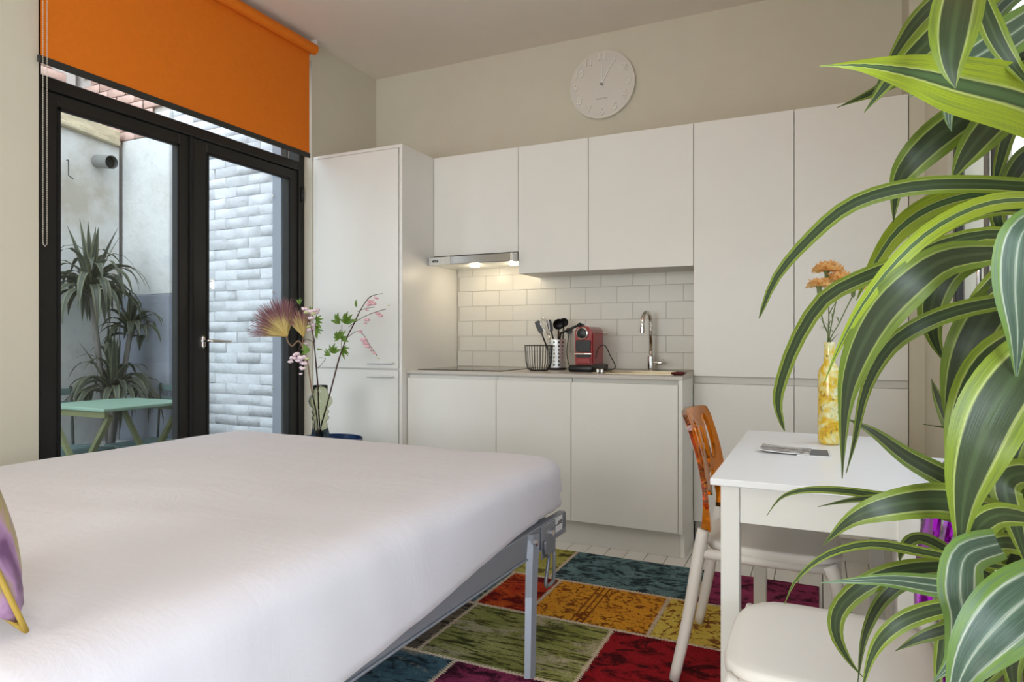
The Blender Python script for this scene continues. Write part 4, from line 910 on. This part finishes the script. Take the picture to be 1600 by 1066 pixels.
# leaflets on the table
def magmat():
    m, t, b = nodes('grey_photo_print'); v = coord(t, scale=(1, 2.4, 1)); f = noi(t, v, 22, 6, .7, 1.5)
    t.links.new(ramp(t, f, [(.36, srgb(40, 38, 40)), (.46, srgb(120, 112, 110)), (.55, srgb(186, 182, 178)), (.68, srgb(226, 224, 222))]), b.inputs['Base Color']); b.inputs['Roughness'].default_value = .4; return m
mg = thing('booklet', 'stack of grey photo leaflets fanned on the white table beside the yellow vase', 'booklet', (-.08, 2.36, .7405))
M['paper'] = mat('paper_white', srgb(226, 226, 226), .6); M['darkgrey'] = mat('dark_grey_print', srgb(92, 96, 104), .5)
def sheet_(x0, x1, y0, y1, z0, z1, rz, m, nm='leaflet', curl=0):
    bm = bmesh.new(); n = 10; cx, cy = (x0+x1)/2, (y0+y1)/2; tv = []; bv = []
    for i in range(n+1):
        xx = x0+(x1-x0)*i/n; cz = curl*(1-i/n)**3
        for lst, z in ((tv, z1), (bv, z0)): lst.append([bm.verts.new((xx, y, z+cz)) for y in (y0, y1)])
    for i in range(n):
        bm.faces.new((tv[i][0], tv[i+1][0], tv[i+1][1], tv[i][1])); bm.faces.new((bv[i][0], bv[i][1], bv[i+1][1], bv[i+1][0]))
        for j in (0, 1): bm.faces.new((tv[i][j], tv[i+1][j], bv[i+1][j], bv[i][j]))
    for i in (0, n): bm.faces.new((tv[i][0], tv[i][1], bv[i][1], bv[i][0]))
    bm.transform(Matrix.Translation((cx, cy, 0)) @ Matrix.Rotation(rz, 4, 'Z') @ Matrix.Translation((-cx, -cy, 0))); return obj(nm, bm, m, mg)
s0 = sheet_(-.07, .03, 2.295, 2.435, .7405, .7435, .03, M['paper']); sheet_(-.035, .024, 2.303, 2.428, .7436, .7441, .03, M['darkgrey'], 'cover_print')
sheet_(-.182, -.03, 2.30, 2.43, .7443, .7465, -.02, M['paper'], 'leaflet', .006); sheet_(-.180, -.028, 2.305, 2.426, .7467, .7475, -.02, magmat(), 'photo_cover', .006)
# yellow bottle vase with carnations
def bottlemat():
    m, t, b = nodes('speckled_yellow_glaze'); v = coord(t); f = noi(t, v, 16, 6, .7, .6); f2 = noi(t, coord(t, scale=(1, 1, .7)), 60, 5, .75)
    c = ramp(t, f, [(.32, srgb(196, 138, 20)), (.46, srgb(222, 188, 50)), (.56, srgb(224, 218, 160)), (.70, srgb(226, 230, 208))])
    c = mixc(t, ramp(t, f2, [(.58, (0, 0, 0, 1)), (.63, (.85, .85, .85, 1))]), c, srgb(84, 78, 52)); t.links.new(c, b.inputs['Base Color']); b.inputs['Roughness'].default_value = .12; b.inputs['Coat Weight'].default_value = .4; return m
BX, BY = .030, 2.60
bv_ = thing('bottle_vase', 'speckled yellow glazed bottle vase on the white table', 'vase', (BX, BY, .7405))
obj('bottle', L([(.030, 0), (.036, .006), (.0385, .02), (.0385, .245), (.036, .262), (.026, .278), (.020, .290), (.018, .35), (.0195, .362), (.0165, .362), (.015, .30), (.005, .28)], (BX, BY, .7405), 36), bottlemat(), bv_, True)
def carnmat():
    m, t, b = nodes('apricot_petal'); uv = nd(t, 'ShaderNodeUVMap'); sp = nd(t, 'ShaderNodeSeparateXYZ'); t.links.new(uv.outputs[0], sp.inputs[0])
    t.links.new(ramp(t, sp.outputs[1], [(0, srgb(240, 180, 90)), (.5, srgb(252, 220, 150)), (.9, srgb(254, 230, 176)), (1, srgb(230, 150, 80))]), b.inputs['Base Color']); b.inputs['Roughness'].default_value = .6
    tl = nd(t, 'ShaderNodeBsdfTranslucent'); tl.inputs[0].default_value = srgb(252, 214, 140); mx = nd(t, 'ShaderNodeMixShader'); mx.inputs[0].default_value = .4
    t.links.new(b.outputs[0], mx.inputs[1]); t.links.new(tl.outputs[0], mx.inputs[2]); t.links.new(mx.outputs[0], t.nodes['Material Output'].inputs[0]); return m
cmt = carnmat()
def carnation(label, px, py, dz, r, seed):
    rnd = random.Random(seed); c = at(px, py, 2.345+dz); t = thing('carnation', label, 'flower', (BX, BY, 1.0), 'carnations in the yellow bottle vase')
    neck = Vector((BX+rnd.uniform(-.008, .008), BY+rnd.uniform(-.008, .008), 1.06))
    st = spline([neck+Vector((0, 0, -.2)), neck+Vector((0, 0, .02)), neck.lerp(c, .5)+Vector((rnd.uniform(-.01, .01), 0, 0)), c-Vector((0, 0, .02))], 14)
    obj('stem', T(st, .0022, 6), M['stemgreen'], t, True)
    obj('calyx', L([(.003, -.030), (.007, -.022), (.008, -.008), (.012, .004)], c, 10), M['stemgreen'], t, True)
    bm = bmesh.new(); uvl = bm.loops.layers.uv.new('UVMap')
    for k in range(34):
        layer = k/34; a = k*2.399; el = .15+1.25*layer; n = 5; rows = []; l = r*(1-.25*layer)*rnd.uniform(.9, 1.1); wd = r*.55
        d = Vector((math.cos(a)*math.cos(el), math.sin(a)*math.cos(el), math.sin(el)*.75)); s = Vector((-math.sin(a), math.cos(a), 0))
        for i in range(4):
            q = i/3
            rows.append([bm.verts.new(c+d*l*q+s*wd*(q**.8)*(j/4-.5)*1.4+Vector((0, 0, 1))*(.12*r*q*math.sin(j*2.6+k)+(-.12*r*q*q if layer < .4 else 0))+d*(rnd.uniform(-.12, .1)*r if i == 3 else 0)) for j in range(5)])
        for i in range(3):
            for j in range(4):
                f = bm.faces.new((rows[i][j], rows[i][j+1], rows[i+1][j+1], rows[i+1][j])); f.smooth = True
                for lp, q in zip(f.loops, (i/3, i/3, (i+1)/3, (i+1)/3)): lp[uvl].uv = (j/4, q)
    obj('petals', bm, cmt, t, None)
    for k in range(3):
        p = st[5+2*k]; a = rnd.uniform(0, 6.28)
        obj('leaf', leaf_mesh([p, p+Vector((math.cos(a)*.018, math.sin(a)*.012, .022)), p+Vector((math.cos(a)*.04, math.sin(a)*.03, .03+rnd.uniform(-.02, .015)))], .005, n=5, seed=k), M['stemgreen'], t)
carnation('topmost apricot carnation in the yellow bottle vase', 1292, 424, .02, .056, 1)
carnation('lower left apricot carnation in the yellow bottle vase', 1280, 448, -.02, .048, 2)
carnation('central apricot carnation in the yellow bottle vase, partly behind a leaf', 1311, 440, 0, .056, 3)
carnation('rightmost apricot carnation in the yellow bottle vase, half behind a striped leaf', 1333, 452, .03, .048, 4)
# ------------------------------------------------------------------ chairs
def chair(label, loc, rz, back_m, rear_z, front_z):
    t = thing('dining_chair', label, 'chair', (0, 0, 0), 'see through backed dining chairs')
    # seat: rounded dished slab
    bm = bmesh.new(); n = 28; N = 4.2
    def ring_(k, z, grow=0):
        out = []
        for i in range(n*2):
            a = 2*PI*i/(n*2); ca, sa = math.cos(a), math.sin(a); rad = (abs(ca)**N+abs(sa)**N)**(-1/N)
            x, y = ca*rad*k, sa*rad*k
            xx = .000+x*(.205+grow); yy = y*(.205+grow)*(1-.06*(-x if x < 0 else 0))
            zz = z-.008*(1-min(1, (x*x+y*y)))*(1 if z > .44 else 0)-(.02*max(0, x-.55)**2*4)
            out.append(bm.verts.new((xx, yy, zz)))
        return out
    rs = [ring_(k, .458) for k in (.15, .4, .65, .85, .97)]+[ring_(1, .455), ring_(1.01, .447), ring_(1.0, .432), ring_(.97, .424), ring_(.85, .421), ring_(.5, .421)]
    for i in range(len(rs)-1):
        for k in range(n*2): bm.faces.new((rs[i][k], rs[i][(k+1) % (n*2)], rs[i+1][(k+1) % (n*2)], rs[i+1][k]))
    bm.faces.new(rs[0]); bm.faces.new(rs[-1])
    obj('seat', bm, M['chairwhite'], t, True)
    for s in (-1, 1):
        obj('leg', T(spline([(-.198, s*.205, .50), (-.212, s*.209, .42), (-.243, s*.222, .22), (-.285, s*.240, rear_z)], 12), [.0175, .018, .019, .019, .019, .019, .019, .0185, .018, .0175, .017, .0165, .016], 12, flat=1.15), M['chairwhite'], t, True)
        obj('leg', T(spline([(.165, s*.185, .43), (.188, s*.193, .37), (.195, s*.198, .2), (.205, s*.203, front_z)], 12), [.026, .024, .022, .020, .019, .018, .018, .017, .017, .016, .016, .015, .015], 12), M['chairwhite'], t, True)
        obj('side_rail', T([(-.205, s*.205, .425), (0, s*.198, .418), (.165, s*.19, .42)], [.018, .014, .016], 10), M['chairwhite'], t, True)
    # backrest plate with organic cut outs
    H = .372; W = .213; bm = bmesh.new()
    def loop(pts):
        v = [bm.verts.new((p[0], p[1], 0)) for p in pts]; return [bm.edges.new((v[i], v[(i+1) % len(v)])) for i in range(len(v))]
    out = [(-W, 0), (-W-.004, .12), (-W, .25), (-W+.002, H-.03), (-W+.012, H-.006), (-W+.03, H)]
    out += [(0, H+.006)]+[(-x, y) for x, y in out[::-1]]
    inn = [(.168, 0), (.160, .05), (.135, .085), (.09, .108), (.03, .10), (0, .075), (-.03, .10), (-.09, .108), (-.135, .085), (-.160, .05), (-.168, 0)]
    ed = loop(out+inn)
    def hole(cx, cy, hl, hw, tilt, taper=0):
        pts = []
        for k in range(18):
            a = 2*PI*k/18; x = hw*math.cos(a)*(1+taper*math.sin(a)); y = hl*math.copysign(abs(math.sin(a))**.8, math.sin(a)); c, s = math.cos(tilt), math.sin(tilt)
            pts.append((cx+x*c-y*s, cy+x*s+y*c))
        return loop(pts)
    for sg in (-1, 1):
        ed += hole(sg*.143, .262, .084, .029, sg*-.10, -.15); ed += hole(sg*.066, .235, .076, .025, sg*-.06, .2); ed += hole(sg*.076, .130, .019, .036, 0, 0)
    ed += hole(0, .272, .064, .020, 0, .3)
    bmesh.ops.triangle_fill(bm, use_beauty=True, use_dissolve=False, edges=ed)
    for k in range(-9, 10): bmesh.ops.bisect_plane(bm, geom=bm.verts[:]+bm.edges[:]+bm.faces[:], plane_co=(k*.0215, 0, 0), plane_no=(1, 0, 0))
    for k in range(1, 12): bmesh.ops.bisect_plane(bm, geom=bm.verts[:]+bm.edges[:]+bm.faces[:], plane_co=(0, k*.032, 0), plane_no=(0, 1, 0))
    for f in bm.faces:
        if f.normal.z < 0: f.normal_flip()
    th = .015
    r = bmesh.ops.extrude_face_region(bm, geom=bm.faces[:]); 
    for e in r['geom']:
        if isinstance(e, bmesh.types.BMVert): e.co.z += th
    for v in bm.verts:
        w_, h_, d = v.co; q = h_/H; squeeze = 1-.08*max(0, 1-q*2.5)
        low = max(0, 1-q*3.2)
        v.co = Vector((-.193-.062*q**1.6+.012*math.sin(PI*q)-.030*(1-(w_/W)**2)*min(1, q*2+.2)-(d-th/2)*(1+1.0*low), w_*squeeze*(1-.02*q)+0, .492+h_))
    obj('backrest', bm, back_m, t, 35)
    t.location = loc; t.rotation_euler = (0, 0, rz); return t
chair('dining chair with a see through orange back, left of the table', (-.142, 2.385, 0), 0, M['orange_clear'], .0148, .0005)
chair('dining chair with a see through purple back and white seat, nearest the camera', (.018, 1.572, 0), PI, M['purple_clear'], .0005, .0148)
# ------------------------------------------------------------------ big indoor dracaena
SX, SY = .285, 1.0
dp = thing('dracaena', 'large striped green and lime dracaena filling the right edge', 'plant', (SX, SY, 0))
obj('pot', L([(.11, 0), (.13, .02), (.145, .27), (.15, .29), (.135, .29), (.13, .25)], (SX, SY, .0005), 32), M['terracotta'], dp, 40)
obj('soil', L([(.128, .24), (.03, .25)], (SX, SY, .0005), 20), M['soil'], dp)
cam_v = lambda p: (Vector((0, 0, HC))-p).normalized()
for k, (px, zt, Z) in enumerate(((1668, 1.60, .86), (1660, 1.22, .93), (1680, .86, .80))):
    top = at(px, 500, Z); obj('cane', T([(SX+.03*(k-1), SY+.02*k, .24), (top.x, top.y, zt*.6), (top.x, top.y, zt)], [.02, .018, .014], 10), M['cane'], dp, True)
LV = []   # (points px,py,Z ; width m ; facing angle ; material ; wave)
def lf(pts, wpx, ang=15, m='leaf', wave=.03, fold=.15, base=.5, taper=1.25, peak=.38):
    Zm = sum(p[2] for p in pts)/len(pts); LV.append((pts, wpx*Zm/FPX, ang, m, wave, fold, base, taper, peak))
lf([(1690, 200, .78), (1600, 158, .73), (1505, 133, .69), (1430, 114, .67), (1350, 102, .66), (1281, 103, .66)], 98, 8, 'leaf_lime', .05, .15, .95, 1.7, .2)
lf([(1520, -70, .76), (1503, -20, .66), (1490, 45, .61), (1486, 100, .60), (1493, 138, .60)], 70, 5, 'leaf', .02)
lf([(1560, -60, .90), (1480, -10, .86), (1435, 30, .84), (1400, 80, .83), (1362, 150, .83)], 32, 20)
lf([(1570, -20, .90), (1490, 30, .88), (1440, 75, .86), (1395, 120, .86), (1350, 176, .87)], 48, 10)
lf([(1530, 70, .95), (1450, 100, .93), (1390, 130, .92), (1350, 150, .92), (1308, 168, .93)], 22, 30, 'leaf_dark')
lf([(1680, -20, .85), (1600, 40, .80), (1540, 80, .78), (1480, 115, .78), (1420, 152, .80)], 62, 5, 'leaf_pale', .01)
lf([(1640, -40, .95), (1580, -10, .93), (1540, 30, .92), (1510, 75, .92), (1495, 110, .92)], 40, 10, 'leaf_pale')
lf([(1520, -40, .72), (1540, 20, .70), (1562, 70, .69), (1590, 110, .69), (1625, 150, .72)], 34, 25, 'leaf', .02)
lf([(1640, 60, .90), (1590, 90, .88), (1560, 60, .87), (1545, 32, .86)], 26, 20, 'leaf')
lf([(1500, 140, .84), (1484, 160, .83), (1482, 185, .83), (1487, 206, .83)], 18, 10, 'leaf_pale')
lf([(1620, 110, .92), (1540, 160, .90), (1470, 210, .89), (1425, 252, .90), (1402, 290, .92), (1396, 348, .95)], 58, 8, 'leaf_dark')
lf([(1640, 110, .86), (1580, 165, .85), (1535, 210, .84), (1505, 250, .84), (1486, 284, .84)], 56, 8, 'leaf_dark')
lf([(1700, 300, .82), (1610, 292, .78), (1500, 287, .76), (1405, 295, .77), (1325, 322, .79), (1262, 375, .82), (1212, 435, .86), (1186, 498, .90)], 27, 18, 'leaf', .01, .1, .8, .6)
lf([(1680, 300, .95), (1560, 300, .95), (1470, 318, .96), (1405, 358, .98), (1362, 420, 1.02), (1338, 470, 1.06)], 44, 20, 'leaf_lime')
lf([(1690, 318, .80), (1600, 312, .74), (1530, 322, .70), (1455, 360, .69), (1395, 415, .70), (1345, 480, .72), (1310, 545, .75), (1288, 598, .78)], 30, 28, 'leaf_lime', .01, .1, .8)
lf([(1680, 350, .84), (1590, 325, .82), (1520, 333, .82), (1475, 355, .84), (1450, 385, .87), (1440, 410, .88)], 26, 25, 'leaf')
lf([(1680, 390, .80), (1575, 366, .78), (1490, 376, .78), (1410, 410, .80), (1340, 437, .82), (1285, 470, .86), (1243, 535, .92), (1218, 605, .97), (1216, 640, .99), (1226, 674, 1.0)], 28, 22, 'leaf', .02, .12, .7, .55)
lf([(1690, 410, .85), (1590, 388, .82), (1530, 388, .81), (1470, 402, .81), (1420, 418, .82)], 34, 10, 'leaf_dark')
lf([(1560, 395, .72), (1480, 405, .70), (1420, 445, .70), (1370, 500, .72), (1335, 570, .75), (1320, 640, .78), (1316, 748, .82)], 62, 8, 'leaf_dark', .02)
lf([(1690, 460, .84), (1590, 468, .80), (1500, 484, .78), (1430, 512, .78), (1385, 548, .80), (1352, 610, .83), (1335, 690, .86), (1322, 740, .88)], 28, 15, 'leaf', .02, .12, .7)
lf([(1610, 360, .95), (1530, 395, .94), (1480, 425, .94), (1455, 480, .95), (1460, 530, .97), (1480, 572, .99)], 50, 12, 'leaf_dark')
lf([(1640, 330, .62), (1597, 365, .60), (1586, 440, .60), (1590, 520, .61), (1588, 598, .63)], 62, 4, 'leaf_pale', .01)
lf([(1680, 480, .80), (1600, 525, .74), (1540, 570, .71), (1505, 640, .70), (1490, 720, .71), (1488, 800, .72)], 56, 10, 'leaf', .02)
lf([(1690, 510, .70), (1615, 560, .64), (1560, 630, .62), (1525, 710, .62), (1505, 790, .64), (1500, 880, .66)], 98, 4, 'leaf', .015)
lf([(1620, 430, .90), (1555, 480, .88), (1515, 540, .88), (1490, 610, .90), (1478, 660, .92)], 72, 10, 'leaf_dark')
lf([(1620, 300, .95), (1570, 320, .93), (1558, 340, .92), (1572, 375, .93), (1590, 420, .95)], 24, 20, 'leaf')
lf([(1640, 220, .98), (1600, 250, .96), (1575, 290, .95), (1560, 330, .96)], 36, 15, 'leaf_dark')
lf([(1600, 160, 1.0), (1575, 210, .98), (1560, 260, .97), (1553, 300, .98)], 22, 20, 'leaf')
lf([(1700, 800, .92), (1560, 790, .88), (1490, 752, .86), (1420, 715, .87), (1365, 675, .89), (1318, 652, .92)], 36, 12, 'leaf_dark', .03)
lf([(1650, 830, .80), (1540, 800, .74), (1470, 782, .70), (1390, 790, .69), (1330, 812, .70), (1286, 852, .73)], 54, 8, 'leaf', .04)
lf([(1560, 820, .95), (1460, 785, .93), (1380, 775, .93), (1310, 766, .94), (1255, 766, .96), (1220, 778, .98), (1198, 806, 1.0)], 15, 30, 'leaf', .03)
lf([(1560, 830, .92), (1460, 800, .90), (1390, 782, .90), (1340, 780, .91), (1278, 792, .93)], 20, 25, 'leaf_dark')
lf([(1640, 900, .85), (1530, 880, .82), (1440, 862, .80), (1360, 850, .80), (1290, 868, .82), (1245, 905, .85), (1226, 944, .88)], 16, 25, 'leaf', .03)
lf([(1640, 940, .78), (1540, 925, .74), (1460, 915, .72), (1380, 906, .72), (1282, 911, .74)], 36, 10, 'leaf_pale', .02)
lf([(1600, 920, .84), (1500, 888, .82), (1420, 890, .81), (1355, 912, .81), (1312, 950, .82), (1306, 990, .83), (1325, 1030, .84), (1348, 1058, .85)], 34, 20, 'leaf', .02)
lf([(1600, 960, .80), (1500, 948, .77), (1430, 962, .76), (1385, 990, .76), (1360, 1030, .77), (1345, 1090, .78)], 30, 15, 'leaf', .02)
lf([(1580, 950, .80), (1440, 910, .80), (1385, 930, .80), (1352, 990, .81), (1340, 1070, .82)], 24, 20, 'leaf_dark', .02)
lf([(1560, 960, .85), (1490, 980, .84), (1440, 996, .84), (1398, 1018, .85)], 24, 10, 'leaf_dark', .02)
lf([(1560, 850, .66), (1510, 868, .63), (1500, 920, .61), (1505, 970, .60), (1490, 1030, .60), (1458, 1066, .61)], 62, 5, 'leaf_pale', .02, .12, .8)
lf([(1700, 880, .62), (1620, 925, .58), (1560, 975, .56), (1510, 1040, .56), (1480, 1120, .57)], 104, 5, 'leaf_pale', .01)
lf([(1610, 810, .70), (1560, 805, .68), (1525, 830, .67), (1518, 880, .66), (1530, 930, .66)], 46, 30, 'leaf', .05)
lf([(1520, 940, .9), (1485, 980, .88), (1470, 1030, .88), (1462, 1090, .88)], 30, 15, 'leaf')
lf([(1650, 660, .88), (1560, 668, .90), (1500, 670, .92), (1442, 663, .95)], 10, 30, 'leaf_dark')
lf([(1560, 720, .95), (1500, 680, .96), (1470, 630, .98), (1455, 592, 1.0)], 26, 15, 'leaf_dark')
lf([(1660, 760, .78), (1600, 740, .76), (1570, 760, .75), (1590, 830, .75), (1610, 900, .76)], 50, 10, 'leaf', .02)
lf([(1680, 700, .85), (1610, 690, .82), (1560, 720, .82), (1540, 790, .82), (1545, 860, .83)], 44, 15, 'leaf_dark')
lf([(1660, 880, .80), (1590, 850, .78), (1545, 855, .78), (1510, 900, .79)], 34, 20, 'leaf')
lf([(1700, 620, .78), (1620, 640, .76), (1585, 700, .76), (1580, 780, .77)], 40, 15, 'leaf')
lf([(1660, 1000, .80), (1600, 980, .78), (1580, 1030, .78), (1590, 1100, .79)], 50, 12, 'leaf_dark')
lf([(1500, 870, .95), (1440, 840, .95), (1412, 855, .96), (1405, 880, .97)], 24, 35, 'leaf_dark', .06)
rnd = random.Random(11)
for k in range(34):     # inner foliage around the canes
    py = 380+k*20; px = 1668+rnd.uniform(-12, 22); Z = rnd.uniform(.84, .96); a = rnd.uniform(2.0, 4.2); l = rnd.uniform(70, 150)
    q = [(px, py, Z), (px+math.cos(a)*l*.5, py-30-20*rnd.random(), Z+.02*rnd.uniform(-1, 1)), (px+math.cos(a)*l, py+rnd.uniform(-10, 30), Z+.04*rnd.uniform(-1, 1)), (px+math.cos(a)*l*1.2, py+rnd.uniform(50, 110), Z+.05)]
    lf(q, rnd.uniform(26, 46), rnd.uniform(-30, 40), rnd.choice(['leaf', 'leaf_dark', 'leaf_dark']), .02)
for i, (pts, wd, ang, m, wave, fold, base, taper, peak) in enumerate(LV):
    obj('leaf', leaf_mesh([at(*p) for p in pts], wd, ang, fold, 20, wave, cam_v, base, i, taper, peak), M[m], dp)
